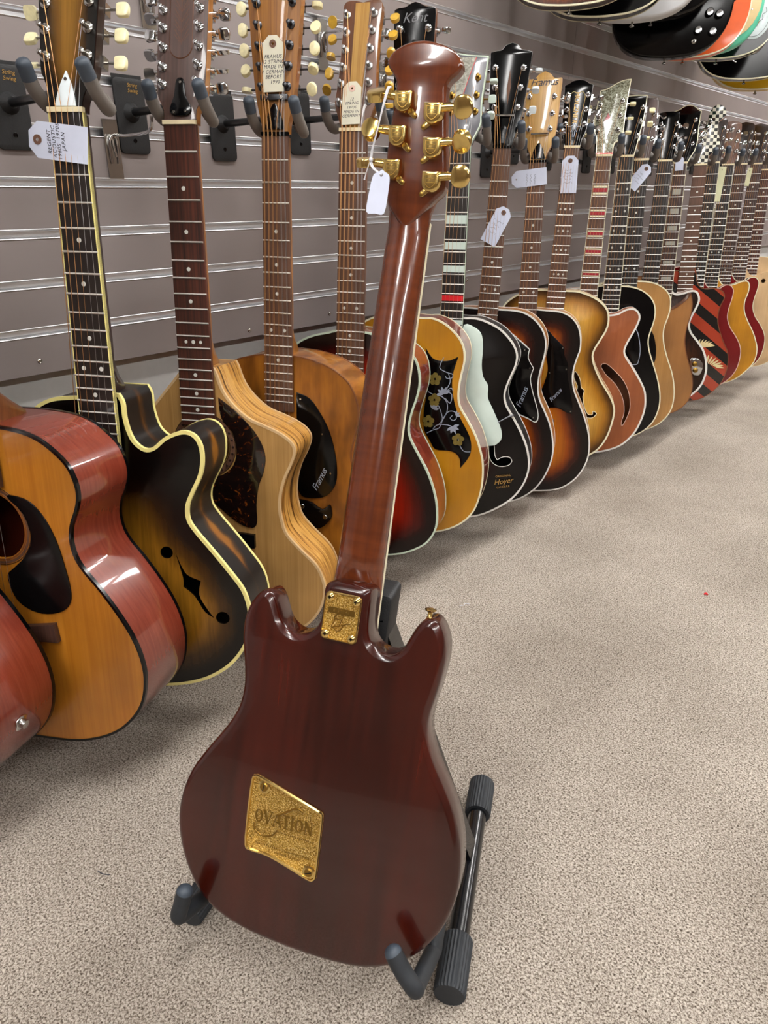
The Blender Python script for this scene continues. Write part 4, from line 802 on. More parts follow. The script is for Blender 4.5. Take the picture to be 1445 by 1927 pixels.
# G16
g16 = guitar(16, 'electric_guitar', 'guitar painted in red and black diagonal stripes with white feathers', (.21, 2.862, .906), 15, -1.6, O16, bass(O16, -545), depth=.06, top='stripe_paint', side='black_paint', neck='neck_brown', fb='rosewood_light', bind='neck_brown', bw=.002, strings=0, inlays=STD, short='red and black striped guitar',
             head=dict(full=[(22, 4, 1), (25, 31), (36, 41), (53, 56), (58, 76), (51, 103), (46, 129), (49, 149), (65, 161), (68, 179), (59, 197), (38, 204), (22, 194), (13, 174), (9, 143), (-4, 118), (-11, 85), (-16, 53), (-21, 27), (-21, 4, 1)], face='checkerboard', core='neck_brown', kind='closed', R=[], L=[(-12, 38), (-9, 60), (-4, 82), (3, 104), (10, 126), (19, 148)], bmat='chrome', pmat='chrome'))
parts = []
for i in range(7):
    a = radians(15+i*17); parts.append(xf(plate(spl([(0, -3), (12, -5), (30, -2), (38, 0, 1), (30, 3), (12, 4)], 2, True), 0, .0008), T3(.072+i*.004, -.64+i*.002, g16['zt']+.0002+i*.0001) @ Rot(80-i*13, 'Z')))
for i in range(8): parts.append(xf(plate(spl([(0, -2), (10, -4), (26, -2), (32, 0, 1), (26, 2), (10, 3)], 2, True), 0, .0008), T3(.105+i*.006, -.69-i*.002, g16['zt']+.0002+i*.0001) @ Rot(95-i*15, 'Z')))
for q in parts: obj('painted_feather', *q, 'cream_paint', g16['root'], 30)
# G17 - G20
HB = dict(half=BOOK, face='neck_dark', core='head_rust', kind='closed', bmat='chrome', pmat='chrome', R=[(22, 52), (22, 88), (22, 122)])
g17 = guitar(17, 'electric_guitar', 'deep red glossy cutaway guitar between the striped one and the gold one', (.21, 2.992, .916), 15, -1, O17, bass(O17, -560), depth=.05, top='wine_paint', side='wine_paint', neck='neck_dark', fb='ebony', bind='pink_binding', bw=.0018, fbbind='cream_binding', inlays=STD, short='deep red cutaway', head=HB)
g18 = guitar(18, 'electric_guitar', 'gold amber cutaway guitar with pale edge and brown open-book headstock', (.21, 3.158, .913), 15, -1, O18, bass(O18, -560), depth=.05, top='spruce_gold', side='neck_brown', neck='neck_brown', fb='ebony', bind='cream_binding', bw=.003, fbbind='cream_binding', inlays=STD, short='gold amber cutaway', head=dict(HB, face='walnut', core='walnut'))
price_tag(g18, 'long pale yellow strip of paper hanging over a dark neck', -22, -66, .0035, 28, 124, -3, 'paper_yellow', None, 0, 0, eyelet=None, clip=.0)
g19 = guitar(19, 'electric_guitar', 'deep red glossy cutaway guitar between the gold one and the pale one', (.21, 3.316, .919), 15, -1, O17, bass(O17, -560), depth=.05, top='wine_paint', side='wine_paint', neck='neck_tan', fb='rosewood', bind='cream_binding', bw=.0018, inlays=STD, short='farther deep red cutaway', head=HB)
g20 = guitar(20, 'electric_guitar', 'pale unfinished looking cutaway guitar beside a deep red one', (.21, 3.512, .925), 15, -1, O17, bass(O17, -560), depth=.05, top='spruce_light', side='spruce_light', neck='neck_tan', fb='rosewood', bind=None, inlays=STD, short='pale cutaway', head=HB, holes=[circle(.104, -.462, .009, 14)])
price_tag(g20, 'short pale strip of paper hanging at the neck of the pale cutaway', -24, -48, .0035, 18, 70, -4, 'paper_yellow', None, 0, 0, eyelet=None, clip=.0)
g21 = guitar(21, 'acoustic_guitar', 'red-brown necked acoustic last in the lower row', (.21, 3.68, .905), 15, -1, O13, depth=.10, top='spruce_light', side='mahogany_red', neck='neck_brown', fb='rosewood_red', bind='cream_binding', inlays=STD, short='last acoustic of the row', head=HB)

# ------------------------------------------------------------------ upper row of electrics
OE = [(26, -395), (30, -440), (48, -470), (80, -462), (112, -448), (136, -455), (142, -480), (132, -515), (128, -545), (140, -580), (162, -625), (172, -665), (168, -715), (150, -757), (118, -787), (75, -803), (30, -808), (0, -809)]
OEB = [(-26, -395), (-60, -400), (-100, -415), (-130, -445), (-138, -485), (-130, -525)] + mir([p for p in OE if p[1] < -540])
HE = dict(half=[(21, 4), (26, 30), (34, 70), (38, 130), (36, 170), (18, 176), (0, 172)], face='black_gloss', core='neck_brown', kind='closed', bmat='chrome', pmat='chrome')
def electric(key, label, tail, top, side=None, bind=None, short='', sc=1.0, er=0, th=15, grid=False):
    T = [(x*sc,)+tuple([y if y > -500 else -500+(y+500)*sc]) for x, y in OE]; B = [(x*sc,)+tuple([y if y > -500 else -500+(y+500)*sc]) for x, y in OEB]
    L = -T[-1][1]/1000; M0 = pose((0, 0, 0), th, 3, 0); N = V(tail)-M0.to_3x3() @ V((0, -L, 0))
    return guitar(key, 'electric_guitar', label, tuple(N), th, 0, T, B, tilt=3, depth=.045, zt=-.012, top=top, side=side or top, bind=bind, bw=.003, neck='neck_brown', fb='rosewood', heel=False, head=HE, inlays=STD, short=short, edge_round=er, grid=grid), L
def ebutton(g, L): obj('strap_button', *lathe([(.003, 0), (.0028, .007), (.0065, .010), (.0065, .012), (.003, .0135)], 12, T3(0, -L, g['zt']-.022) @ Rot(90, 'X')), 'nickel', g['root'], 50)
def knob(g, x, y, r=.0125):
    k = obj('knob', *lathe([(r*1.15, 0), (r*1.1, .004), (r, .012), (r*.92, .0135)], 24, T3(x, y, g['zt'])), 'black_gloss', g['root'], 40)
    obj('knob_cap', *lathe([(r*.8, 0), (r*.78, .0012), (r*.2, .0014)], 24, T3(x, y, g['zt']+.0135)), 'chrome', k, 40)
EL = [('e1', 'orange sunburst electric body hanging in the upper row, nearest the panel seam', (.22, 1.80, 1.222), 'burst_sun', 'burst_sun', 'cream_binding', 'upper sunburst electric', .98, 0),
      ('e2', 'black electric with cream bound edge hanging in front of the white one', (.22, 1.96, 1.222), 'black_gloss', 'black_gloss', 'cream_binding', 'upper black electric with cream edge', 1, 0),
      ('e3', 'white electric hanging in the upper row between two black ones', (.22, 2.15, 1.243), 'white_paint', 'white_paint', None, 'upper white electric', 1, .008),
      ('e4', 'plain black electric hanging behind the white one in the upper row', (.22, 2.27, 1.262), 'black_gloss', 'black_gloss', None, 'plain upper black electric', 1, .006),
      ('e5', 'large black electric with four silver-topped knobs in the upper row', (.22, 2.40, 1.183), 'black_gloss', 'black_gloss', None, 'upper black electric with four knobs', .965, .006),
      ('e6', 'bright orange electric hanging in the upper row', (.22, 2.54, 1.198), 'orange_paint', 'orange_paint', 'cream_binding', 'upper orange electric', .98, 0),
      ('e7', 'mint green electric with cream pickguard in the upper row', (.22, 2.66, 1.222), 'mint_paint', 'mint_paint', None, 'upper mint electric', .98, .008),
      ('e8', 'black electric with scroll-lined white pickguard in the upper row', (.22, 2.83, 1.228), 'black_gloss', 'black_gloss', 'cream_binding', 'upper black electric with white pickguard', 1, 0),
      ('e9', 'black bound electric with chrome tailpiece in the upper row', (.23, 3.12, 1.195), 'black_gloss', 'black_gloss', 'cream_binding', 'upper black electric with chrome tailpiece', 1.08, 0),
      ('e10', 'yellow gold electric hanging last in the upper row', (.23, 3.27, 1.175), 'yellow_paint', 'yellow_paint', 'cream_binding', 'upper yellow electric', 1.1, 0)]
EG = {}
for i, (k, lab, tail, top, side, bind, short, sc, er) in enumerate(EL):
    g, L = electric(40+i, lab, tail, top, side, bind, short, sc, er, grid=top.startswith('burst')); EG[k] = g; ebutton(g, L)
g = EG['e5']
for x, y in ((104, -691), (131, -696), (80, -734), (120, -739)): knob(g, x/1000, y/1000, .0105)
obj('jack_socket', *plate(circle(.073, -.760, .007, 16), g['zt'], g['zt']+.002, .0006, [circle(.073, -.760, .0028, 10)]), 'nickel', g['root'], 30)
g = EG['e6']; on_top(g, 'pickguard', [(70, -560), (120, -590), (135, -640), (110, -668), (80, -640), (60, -600)], 'black_gloss', .002)
g = EG['e7']; on_top(g, 'pickguard', [(40, -480), (108, -520), (122, -580), (152, -640), (158, -690), (130, -745), (60, -772), (-60, -740), (-90, -650), (-40, -560)], 'cream_paint', .002); disc('screw', 'nickel', g['root'], .135, -.69, g['zt']+.002, .003, .001)
g = EG['e8']; on_top(g, 'pickguard', [(81, -563), (131, -603), (149, -663), (147, -708), (135, -736), (113, -756), (83, -757), (67, -749), (63, -738), (79, -725), (95, -709), (97, -663), (79, -613)], 'white_pg', .0025)
zz = g['zt']+.0034
obj('scroll_line', *join(ribbon(spl([(77, -741), (87, -731), (85, -721), (97, -715), (105, -723), (109, -711), (119, -703), (117, -691), (127, -683), (123, -671)], 5), .0013, zz), ribbon(spl([(73, -745), (83, -751), (109, -749), (129, -731), (139, -703), (139, -673)], 5), .0013, zz)), 'ink', g['root'], 0, fix=False)
disc('screw', 'gold_dark', g['root'], .105, -.711, zz-.0004, .005, .003)
g = EG['e9']; obj('tailpiece', *plate(spl([(-26, -740), (-8, -732), (16, -728), (30, -700), (46, -690), (52, -706), (40, -736), (18, -756), (-14, -754)], 3, True), g['zt'], g['zt']+.008, .003), 'chrome', g['root'], 30)
obj('lever', *tube(smooth_path([(-.071, -.758, g['zt']+.006), (-.058, -.772, g['zt']+.008), (-.042, -.781, g['zt']+.006)], 4), .0022, 8), 'chrome', g['root'], 50)
# spare chrome hooks on the slat wall
def wall_hook(y, z, label, up=True):
    t = empty('wall_hook', T3(0, y, z), label, 'hook', 'empty chrome hooks on the slat wall')
    obj('bracket', *join(box(.003, 0, -.01, .003, .026, .085), box(-.002, 0, .034, .012, .026, .004)), 'nickel', t, 0)
    obj('prong', *tube(smooth_path([(.005, .004, -.02), (.006, 0, .004), (.012, 0, .012), (.05, 0, .010), (.115, .002, .014), (.125, .002, .034)], 5), .0026, 8), 'chrome', t, 50)
    obj('loop', *tube(smooth_path([(.006, -.006, -.03), (.007, -.007, .0), (.010, 0, .012), (.007, .007, .0), (.006, .006, -.03)], 5), .0022, 8), 'chrome', t, 50)
wall_hook(.703, .893, 'empty chrome wall hook between the worn archtop and the carved headstock'); wall_hook(1.2, 1.10, 'empty chrome wall hook between the honey and striped headstocks'); wall_hook(1.385, 1.045, 'empty chrome wall hook behind the black lettered headstock'); wall_hook(.80, 1.118, 'dark empty wall hook above the brown carved headstock')

# ------------------------------------------------------------------ guitar on the floor stand, seen from the back
OVP = V((.8096, .3220, .0708)); L_ = V((.92344, .38204, -.03607)); U_ = V((-.09952, .32920, .939)); N_ = V((.37062, -.86352, .34202))
OM = Matrix(((L_.x, U_.x, N_.x, OVP.x), (L_.y, U_.y, N_.y, OVP.y), (L_.z, U_.z, N_.z, OVP.z), (0, 0, 0, 1)))
ov = empty('electric_guitar', OM, 'glossy dark mahogany electric guitar standing back-to-front on the floor stand, gold fittings', 'guitar')
OB = [(-100, 373), (-94, 379), (-87, 380), (-80, 374), (-74, 362), (-69, 352), (-61, 344), (-49, 340), (-37, 344), (-28, 352), (-24, 363), (-24, 384), (-24, 397), (-17, 404), (2, 405), (21, 404), (27, 397), (28, 380), (29, 363), (33, 350), (43, 342), (57, 341), (68, 350), (74, 364), (79, 375), (86, 384), (95, 386), (103, 380), (110, 367), (113, 350), (112, 330), (109, 308), (106, 290), (106, 274), (110, 257), (120, 236), (133, 216), (146, 194), (156, 168), (161, 142), (162, 115), (158, 88), (148, 61), (132, 37), (112, 18), (80, 2), (41, -5), (-8, -7), (-55, -5), (-90, 2), (-117, 15), (-137, 36), (-151, 60), (-160, 86), (-163, 110), (-160, 136), (-152, 161), (-139, 185), (-125, 207), (-113, 227), (-105, 246), (-102, 267), (-104, 289), (-108, 309), (-111, 327), (-111, 345), (-107, 361)]
lo = ccw(spl(OB, 3, True)); BT = .040; prof = []
r = .0075
prof.append([(x, y, 0) for x, y in offset(lo, r)])
for a in (20, 45, 65, 90): prof.append([(x, y, -r+r*cos(radians(a))) for x, y in offset(lo, r*(1-sin(radians(a))))])
prof += [[(x, y, -BT+.004) for x, y in lo], [(x, y, -BT+.001) for x, y in offset(lo, .0015)], [(x, y, -BT) for x, y in offset(lo, .004)]]
v, f = rings(prof); n = len(lo); f += [q for q in tess([[p[:2] for p in prof[0]]])] + [tuple(i+len(v)-n for i in q) for q in tess([[p[:2] for p in prof[-1]]])]
obj('body', v, f, 'mahogany_body', ov, 45)
# neck
NB = []
for y, w_, zb in ((.330, .0275, -.030), (.398, .0275, -.030), (.412, .0265, -.0245), (.44, .0258, -.0215), (.50, .0252, -.0212), (.6, .0240, -.0218), (.7, .0225, -.0224), (.742, .0218, -.0236), (.764, .0215, -.0258), (.776, .0215, -.0262), (.79, .0225, -.025), (.806, .028, -.023)):
    zf_ = -.0405
    if y > .79: zf_ = -.0385
    NB.append([(w_*cos(a)*(1 if abs(cos(a)) > .01 else 0), y, zf_+(zb-zf_)*sin(a)**.8 if sin(a) > 0 else zf_) for a in [pi*i/14 for i in range(15)]])
v, f = rings(NB, False); f += [tuple(range(15)), tuple(range(len(v)-15, len(v)))]
for k in range(len(NB)-1): f.append((k*15, (k+1)*15, (k+1)*15+14, k*15+14))
obj('neck', v, f, 'mahogany_neck', ov, 50)
obj('fretboard', *plate([(-.0285, .26), (.0285, .26), (.0215, .783), (-.0215, .783)], -.0475, -.0405), 'ebony', ov, 20)
for s in (-1, 1): obj('fretboard_binding', *plate([(s*.0287, .26), (s*.0217, .783), (s*.0200, .783), (s*.0270, .26)], -.0476, -.0412), 'cream_binding', ov, 20)
# headstock: plane tipped 12 deg
HY, HZ = .795, -.0215
HM = T3(0, HY, HZ) @ Rot(12, 'X')
HO = [(21, -4), (29, 4), (37, 12), (38, 24), (36, 44), (33, 70), (31, 90), (30, 103), (33, 109), (39, 114), (43, 120), (41, 127), (34, 134), (20, 140), (4, 143), (-12, 141), (-25, 135), (-31, 127), (-30, 121), (-25, 115), (-21, 108), (-21, 98), (-24, 66), (-26, 30), (-27, 22), (-23, 8), (-19, -4), (-10, -16), (0, -24), (10, -16)]
ho = ccw(spl(HO, 3, True)); rr = .0035
prof = [[(x, y, 0) for x, y in offset(ho, rr)]]
for a in (30, 60, 90): prof.append([(x, y, -rr+rr*cos(radians(a))) for x, y in offset(ho, rr*(1-sin(radians(a))))])
prof.append([(x, y, -.0145) for x, y in ho])
v, f = rings(prof); n = len(ho); f += [q for q in tess([[p[:2] for p in prof[0]]])] + [tuple(i+len(v)-n for i in q) for q in tess([[p[:2] for p in prof[-1]]])]
obj('headstock', v, f, 'mahogany_neck', ov, 45, HM)
HS = [(-31, 14), (-30, 16)]
def gold_tuner(x, y, s, brot, boff):
    t = empty('x', Matrix.Identity(4), 'x', 'x'); bpy.data.objects.remove(t)
    hs = spl([(-9, 8.5, 1), (9.5, 8.5, 1), (9.5, 0), (8, -6), (3, -10), (-3, -10), (-8, -6), (-9, 0)], 3, True)
    ear = plate(spl([(-6, -4), (-10, -8), (-12.5, -11), (-11, -14), (-8, -13.5), (-2, -8)], 3, True), 0, .0016, .0004)
    hous = join(plate(hs, 0, .0105, .0022), ear, tube([(.006, .004, .006), (.017, .005, .006)], .0042, 12), tube([(.017, .005, .006), (.020, .005, .006)], .0034, 12))
    M = HM @ T3(x, y, 0) @ (Matrix.Identity(4) if s > 0 else Matrix.Identity(4))
    if s < 0: hous = ([(-p[0], p[1], p[2]) for p in hous[0]], hous[1])
    t = obj('tuner', *hous, 'gold', ov, 40, M)
    inset = spl([(-6, 5, 1), (6, 5, 1), (6, 0), (4.5, -4), (0, -7), (-4.5, -4), (-6, 0)], 3, True)
    v_, f_ = rings([[(a, b_, .0107) for a, b_ in ccw(inset)], [(a, b_, .0107) for a, b_ in offset(ccw(inset), .0006)]]); obj('stamped_line', v_, f_, 'gold_dark', t, 0)
    obj('stamped_emblem', *join(ribbon([(-.004, .0015), (.004, .0015)], .0005, .0107), ribbon([(-.004, -.002), (.004, -.002)], .0005, .0107), ribbon([(0, .003), (0, -.001)], .0005, .0107)), 'gold_dark', t, 0, fix=False)
    sx = -1 if s < 0 else 1
    obj('ear_screw', *lathe([(.002, 0), (.002, .0006), (.001, .0009)], 10, T3(-sx*.0102, -.0115, .0016)), 'gold_dark', t, 40)
    bo = plate(spl([(0, -4), (3, -9), (9, -10.5), (15, -8), (18, 0), (15, 8), (9, 10.5), (3, 9), (0, 4)], 3, True), -.0042, .0042, .0022)
    obj('button', *bo, 'gold', t, 40, T3(sx*.020, .005, .006) @ (Rot(180, 'Z') if s < 0 else Matrix.Identity(4)) @ Rot(brot, 'X'))
for x, y, s, br_ in ((-.009, .090, -1, 60), (-.0125, .060, -1, 20), (-.016, .030, -1, 75), (.021, .080, 1, 15), (.023, .050, 1, 40), (.025, .020, 1, 8)): gold_tuner(x, y, s, br_, 0)
# neck plate
NP = T3(.0, .3695, .0005)
npo = rrect(0, 0, .040, .0505, .005)
npl = obj('neck_plate', *plate(npo, 0, .0016, .0006), 'gold_hammered', ov, 30, NP)
v, f = rings([[(x, y, .0016) for x, y in ccw(npo)], [(x, y, .0026) for x, y in offset(ccw(npo), .0006)], [(x, y, .0026) for x, y in offset(ccw(npo), .0014)], [(x, y, .0015) for x, y in offset(ccw(npo), .002)]]); obj('plate_rim', v, f, 'gold', npl, 40)
for x in (-.0145, .0145):
    for y in (-.0195, .0195):
        sc = obj('screw', *lathe([(.0052, 0), (.005, .0012), (.0036, .0026), (.0015, .0031)], 18, T3(x, y, .0014)), 'gold', npl, 50)
        v, f = rings([[(x+.0052*cos(a), y+.0052*sin(a), .0016) for a in [2*pi*i/20 for i in range(20)]], [(x+.0066*cos(a), y+.0066*sin(a), .0022) for a in [2*pi*i/20 for i in range(20)]]])
        obj('screw_cross', *join(box(x, y, .0045, .0042, .0009, .0004), box(x, y, .0045, .0009, .0042, .0004)), 'black_gloss', sc, 0)
obj('serial_recess', *plate(rrect(.0, .0065, .029, .0062, .0006), .0014, .0021), 'gold_dark', npl, 0)
link('serial_number', TXT['serial'], 'gold', npl, T3(0, .0065, .0023) @ Matrix.Diagonal((.92, .75, 1, 1)))
fig = [spl([(-4, 5), (-2, 7), (1, 6), (2, 3.5), (0, 2)], 3), spl([(-1, 4.5), (-5, 3), (-7, -1), (-7, -4)], 3), spl([(-7, -3), (-2, -3.5), (1, -4.5), (0, -9), (-1, -12)], 3), spl([(-7, -4), (-8, -9), (-10, -15), (-7, -16)], 3), spl([(-9, -15.5), (-3, -12.5), (4, -10), (9, -7), (12, -7)], 3), spl([(-7, -16), (-3, -19), (1, -17.5), (3, -13), (4, -10)], 3), spl([(1, 1), (2, -2), (1, -4)], 3)]
obj('engraved_figure', *join(*[tube([(x*.92, y*.8+.0005, .0017) for x, y in q], .0006, 6) for q in fig]), 'gold_dark', npl, 40)
# cavity cover
CO = spl([(-76, 172), (-72, 178), (-65, 178), (-30, 169), (6, 159), (11, 154), (12, 130), (13, 90), (11, 82), (5, 80), (-15, 85), (-45, 92), (-66, 92), (-74, 97), (-76, 130)], 3, True)
co = ccw(CO); cv = obj('cavity_cover', *plate(co, .0004, .0018, .0004), 'gold_hammered', ov, 30)
v, f = rings([[(x, y, .0016) for x, y in co], [(x, y, .0036) for x, y in offset(co, .0007)], [(x, y, .0036) for x, y in offset(co, .0022)], [(x, y, .0017) for x, y in offset(co, .0032)]]); obj('cover_rim', v, f, 'gold', cv, 40)
for x, y, a in ((-.0595, .168, 80), (.004, .0895, 25)):
    obj('screw_boss', *lathe([(.0072, 0), (.0072, .0012), (.006, .0016)], 20, T3(x, y, .0016)), 'gold', cv, 40)
    sc = obj('screw', *lathe([(.0048, 0), (.0048, .0012), (.004, .002)], 18, T3(x, y, .003)), 'gold_dark', cv, 40); obj('screw_slot', *box(0, 0, 0, .008, .001, .0003), 'black_gloss', sc, 0, T3(x, y, .0051) @ Rot(a, 'Z'))
# raised lettering built stroke by stroke (serif capitals)
def stroke(x0, y0, x1, y1, w): 
    d = V((x1-x0, y1-y0)).normalized(); n_ = V((-d.y, d.x))*w/2
    return [(x0+n_.x, y0+n_.y), (x1+n_.x, y1+n_.y), (x1-n_.x, y1-n_.y), (x0-n_.x, y0-n_.y)]
def letter(ch, k):
    W = {'O': 11, 'V': 11, 'A': 11, 'T': 9.5, 'I': 4.5, 'N': 11}[ch]; H = 15; st = []
    if ch == 'O': return W, [('ring', circle(W/2, H/2, W/2, 20, H/2), circle(W/2, H/2, W/2-2.6, 20, H/2-1))]
    if ch == 'V': st = [(0.5, H, W/2, 0, 2.6), (W-.5, H, W/2, 0, 1.1), (-1, H, 3, H, .9), (W-3, H, W+1, H, .9)]
    if ch == 'A': st = [(W-.5, 0, W/2, H, 2.6), (.5, 0, W/2, H, 1.1), (2.5, 5, W-2.5, 5, .9), (-1, 0, 2.5, 0, .9), (W-3, 0, W+1, 0, .9)]
    if ch == 'T': st = [(W/2, 0, W/2, H, 2.6), (0, H, W, H, 1.3), (W/2-2.5, 0, W/2+2.5, 0, .9)]
    if ch == 'I': st = [(W/2, 0, W/2, H, 2.6), (0, H, W, H, .9), (0, 0, W, 0, .9)]
    if ch == 'N': st = [(1.5, 0, 1.5, H, 1.1), (1.5, H, W-1.5, 0, 2.8), (W-1.5, 0, W-1.5, H, 1.1), (0, 0, 3.4, 0, .9), (W-3.4, H, W+.5, H, .9), (-.5, H, 3, H, .9)]
    return W, [('q', stroke(*s_)) for s_ in st]
x = 0
for ch in 'OVATION':
    W, sh = letter(ch, 1); ps = []
    for s_ in sh:
        if s_[0] == 'ring': ps.append(plate([(a/1000, b_/1000) for a, b_ in s_[1]], 0, .0009, 0, [[(a/1000, b_/1000) for a, b_ in s_[2]]]))
        else: ps.append(plate([(a/1000, b_/1000) for a, b_ in s_[1]], 0, .0009))
    obj('raised_letter', *xf(join(*ps), T3(-.066, .1275, .0018) @ Rot(2, 'Z') @ Matrix.Diagonal((.87, .93, 1, 1)) @ T3(x/1000, 0, 0)), 'gold_dark', cv, 20); x += W+1.5
obj('raised_swash', *tube([(q[0], q[1], .0021) for q in spl([(-11, 152), (-20, 154), (-36, 143), (-42, 140)], 4)], .0012, 6), 'gold_dark', cv, 40)
obj('raised_swash', *tube([(q[0], q[1], .0021) for q in spl([(-66, 125), (-64, 117), (-54, 113), (-44, 116), (-38, 124)], 4)], .001, 6), 'gold_dark', cv, 40)
rng = random.Random(3); ps = []
for x0, x1, y, h_ in ((-.037, .004, .1225, .0016), (-.062, .002, .1035, .002), (-.038, -.008, .0985, .002)):
    xx = x0
    while xx < x1:
        ww = rng.uniform(.0008, .002); ps.append(box(xx+ww/2, y+rng.uniform(-.0003, .0003), .0019, ww*.6, h_, .0006)); xx += ww+.0006
obj('raised_fine_print', *join(*ps), 'gold_dark', cv, 0)
obj('strap_button', *lathe([(.0042, 0), (.003, .002), (.0028, .007), (.007, .010), (.0072, .0115), (.004, .0125)], 16, T3(.088, .3835, -.018) @ Rot(-90, 'X') @ Matrix.Scale(.85, 4)), 'gold', ov, 50)
for i in range(6):
    xn = (i-2.5)*.0068; obj('string', *tube([(xn*1.5, .19, -.052), (xn, .783, -.0485)], .0004, 5), 'steel', ov, 50)
obj('bridge', *plate(rrect(0, .178, .085, .022, .004), -BT-.014, -BT, .002), 'gold', ov, 30)
# swing tag of the guitar
tagM = OM @ T3(-.0195, .794, .010) @ Rot(-2, 'Z') @ Matrix.Scale(.92, 4)
tg = empty('price_tag', tagM, 'blank white tag tied with cotton thread to the gold tuners', 'price tag', 'paper price tags')
to = spl([(-10, -22), (0, -23), (10, -22), (10.5, 0), (9.5, 14), (7, 18), (3, 20), (0, 22), (-3, 20), (-7, 18), (-9.5, 14), (-10.5, 0)], 3, True)
obj('card', *plate(to, 0, .0006, 0, [circle(0, .0165, .0018, 10)]), 'paper_white', tg, 0)
tp = tagM.inverted() @ OM @ HM
def hp(x, y, z): return tuple(tp @ V((x, y, z)))
for off in (-.0008, .0008):
    obj('thread', *tube(smooth_path([(off, .0165, .001), hp(-.036+off, .034, .014), hp(-.030, .064, .017), hp(-.024+off, .097, .014), hp(-.0235+off, .101, .006)], 5), .0008, 6), 'cotton', tg, 60)
obj('thread_end', *tube(smooth_path([hp(-.036, .036, .014), hp(-.039, .028, .014), hp(-.042, .018, .013)], 4), [.0007]*8+[.0012], 6), 'cotton', tg, 60)
obj('thread_knot', *lathe([(.001, -.002), (.0022, -.001), (.0022, .001), (.001, .002)], 10, Matrix.Translation(hp(-.036, .036, .014))), 'cotton', tg, 60)

# ------------------------------------------------------------------ folding floor stand
ST = Matrix.Translation((CAMP.x, 0, 0))
def hw_(x, f_, z): p = H2W(x, f_, z); return V((p.x+CAMP.x, p.y, z))
rn, rf = hw_(.074, .505, .0182), hw_(.139, .771, .0182); ln, lf = hw_(-.233, .599, .0182), hw_(-.130, .853, .0182)
st = empty('guitar_stand', Matrix.Translation(((rn+lf)/2).to_tuple()[:2]+(0,)), 'black folding A-frame guitar stand with ribbed rubber feet', 'guitar stand'); SI = st.matrix_world.inverted()
def wobj(name, part, mat, parent=st, sm=40): return obj(name, *xf(part, SI), mat, parent, sm)
def ribbed(a, b_, r, n=56):
    d = (b_-a).normalized(); up = V((0, 0, 1)); s = d.cross(up).normalized(); u = s.cross(d); L = []
    for t, k in ((0, .80), (.0, .93), (.04, 1), (.97, 1), (1, .95), (1, .72)):
        L.append([tuple(a.lerp(b_, t)+(s*cos(2*pi*i/n)+u*sin(2*pi*i/n))*r*k*(1 if i % 2 else .955)) for i in range(n)])
    v_, f_ = rings(L); f_ += [tuple(range(n))[::-1], tuple(range(len(v_)-n, len(v_)))]; return v_, f_
legs = []
for a, b_ in ((rn, rf), (ln, lf)):
    d = (b_-a).normalized(); lg = wobj('leg', tube([tuple(a+d*.01), tuple(b_-d*.01)], .0125, 18), 'stand_steel'); legs.append(lg)
    wobj('foot_cap', ribbed(a-d*.012, a+d*.055, .0182), 'stand_rubber', lg, 20); wobj('foot_cap', ribbed(b_-d*.03, b_+d*.03, .0182), 'stand_rubber', lg, 20)
apex = OM @ V((.007, .352, -.085)); 
def flatbar(p, q, w_, t_, wid):
    d = (q-p).normalized(); s = (wid-d*wid.dot(d)).normalized(); n_ = d.cross(s); L = []
    for c in (p, q): L.append([tuple(c+s*w_/2*i+n_*t_/2*j) for i, j in ((1, 1), (-1, 1), (-1, -1), (1, -1))])
    v_, f_ = rings(L); f_ += [(0, 1, 2, 3), (4, 5, 6, 7)]; return v_, f_
B_ = H2W(sin(radians(18)), cos(radians(18))); Ls = H2W(cos(radians(18)), -sin(radians(18)))
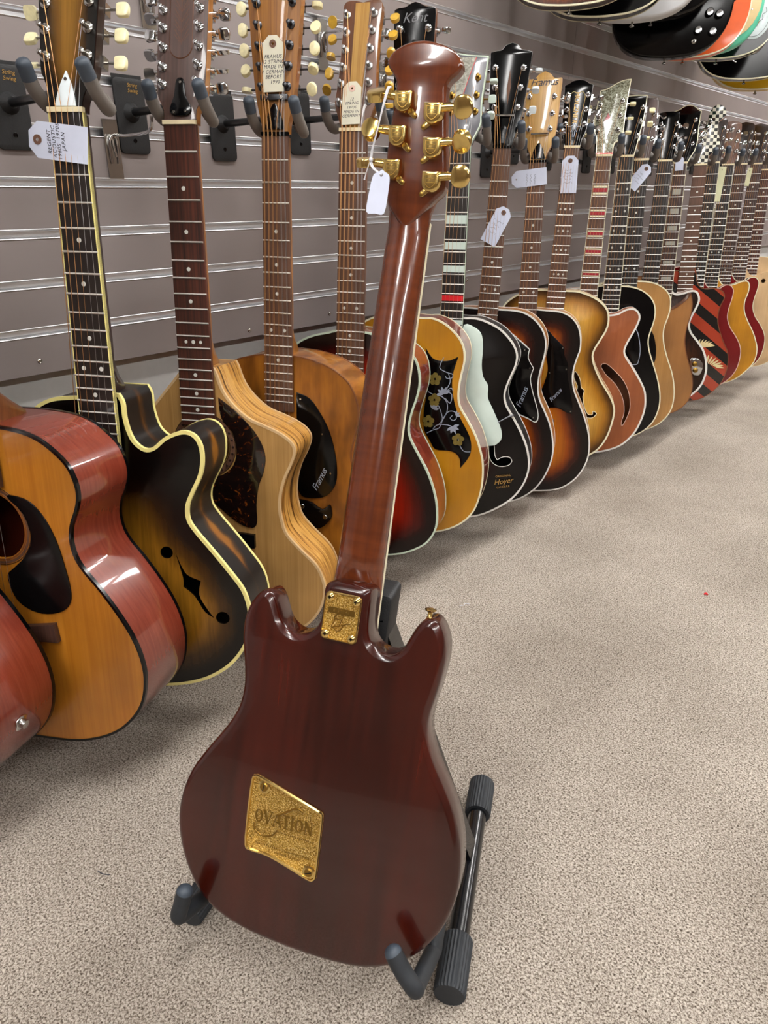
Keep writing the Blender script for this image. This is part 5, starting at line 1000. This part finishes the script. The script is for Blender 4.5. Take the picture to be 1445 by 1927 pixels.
for a, b_, s in ((rn, rf, 1), (ln, lf, -1)):
    base = a.lerp(b_, .62)+V((0, 0, .012)); tp_ = apex+Ls*.016*s+V((0, 0, .01))
    wobj('upright', flatbar(base, tp_, .030, .006, B_), 'stand_steel', st, 20)
wobj('apex_block', xf(plate(rrect(0, 0, .052, .078, .006), -.018, .018, .004), Matrix(((Ls.x, U_.x, -B_.x, apex.x), (Ls.y, U_.y, -B_.y, apex.y), (Ls.z, U_.z, -B_.z, apex.z), (0, 0, 0, 1)))), 'black_matte', st, 30)
for s in (1, -1):
    if s > 0: tip, bend, under, att = V((.112, .052, .026)), V((.138, .018, .024)), V((.142, .012, -.05)), rn.lerp(rf, .62).lerp(apex, .18)
    else: tip, bend, under, att = V((-.128, .036, .024)), V((-.134, .000, .020)), V((-.128, -.004, -.05)), ln.lerp(lf, .62).lerp(apex, .18)
    P = [OM @ tip, OM @ tip.lerp(bend, .5), OM @ (bend+V((0, .004, 0))), OM @ bend.lerp(under, .12), OM @ bend.lerp(under, .5), OM @ under]
    for q in P: q.z = max(q.z, .0125)
    up_ = smooth_path(P, 5)
    hk = wobj('cradle_arm', tube(up_+[OM @ (under.lerp(OM.inverted() @ att, .5)), att], .0092, 14), 'stand_rubber', st, 50)
    d0 = (up_[0]-up_[1]).normalized(); wobj('arm_tip', tube([tuple(up_[0]), tuple(up_[0]+d0*.003), tuple(up_[0]+d0*.006), tuple(up_[0]+d0*.0075)], [.0092, .0086, .006, .002], 14), 'rubber_cap', hk, 50)
# small litter on the carpet
def lint(pts, r, mat, label): 
    c = V(pts[0]); o = obj('lint', *tube([tuple(V(p)-c) for p in smooth_path(pts, 4)], r, 6), mat, None, 50, T3(*c)); tagp(o, label, 'lint')
lint([(.852, 1.503, .002), (.855, 1.507, .003), (.858, 1.505, .002)], .0022, 'red_plastic', 'tiny red scrap lying on the open carpet')
lint([(.470, 1.105, .0015), (.476, 1.112, .002), (.474, 1.120, .0015), (.482, 1.124, .0015)], .0008, 'cotton', 'tiny white thread on the carpet beside the stand')
lint([(.498, .25, .0015), (.508, .252, .002), (.516, .258, .0015)], .0007, 'ink', 'tiny dark thread on the carpet between stand and amber acoustic')
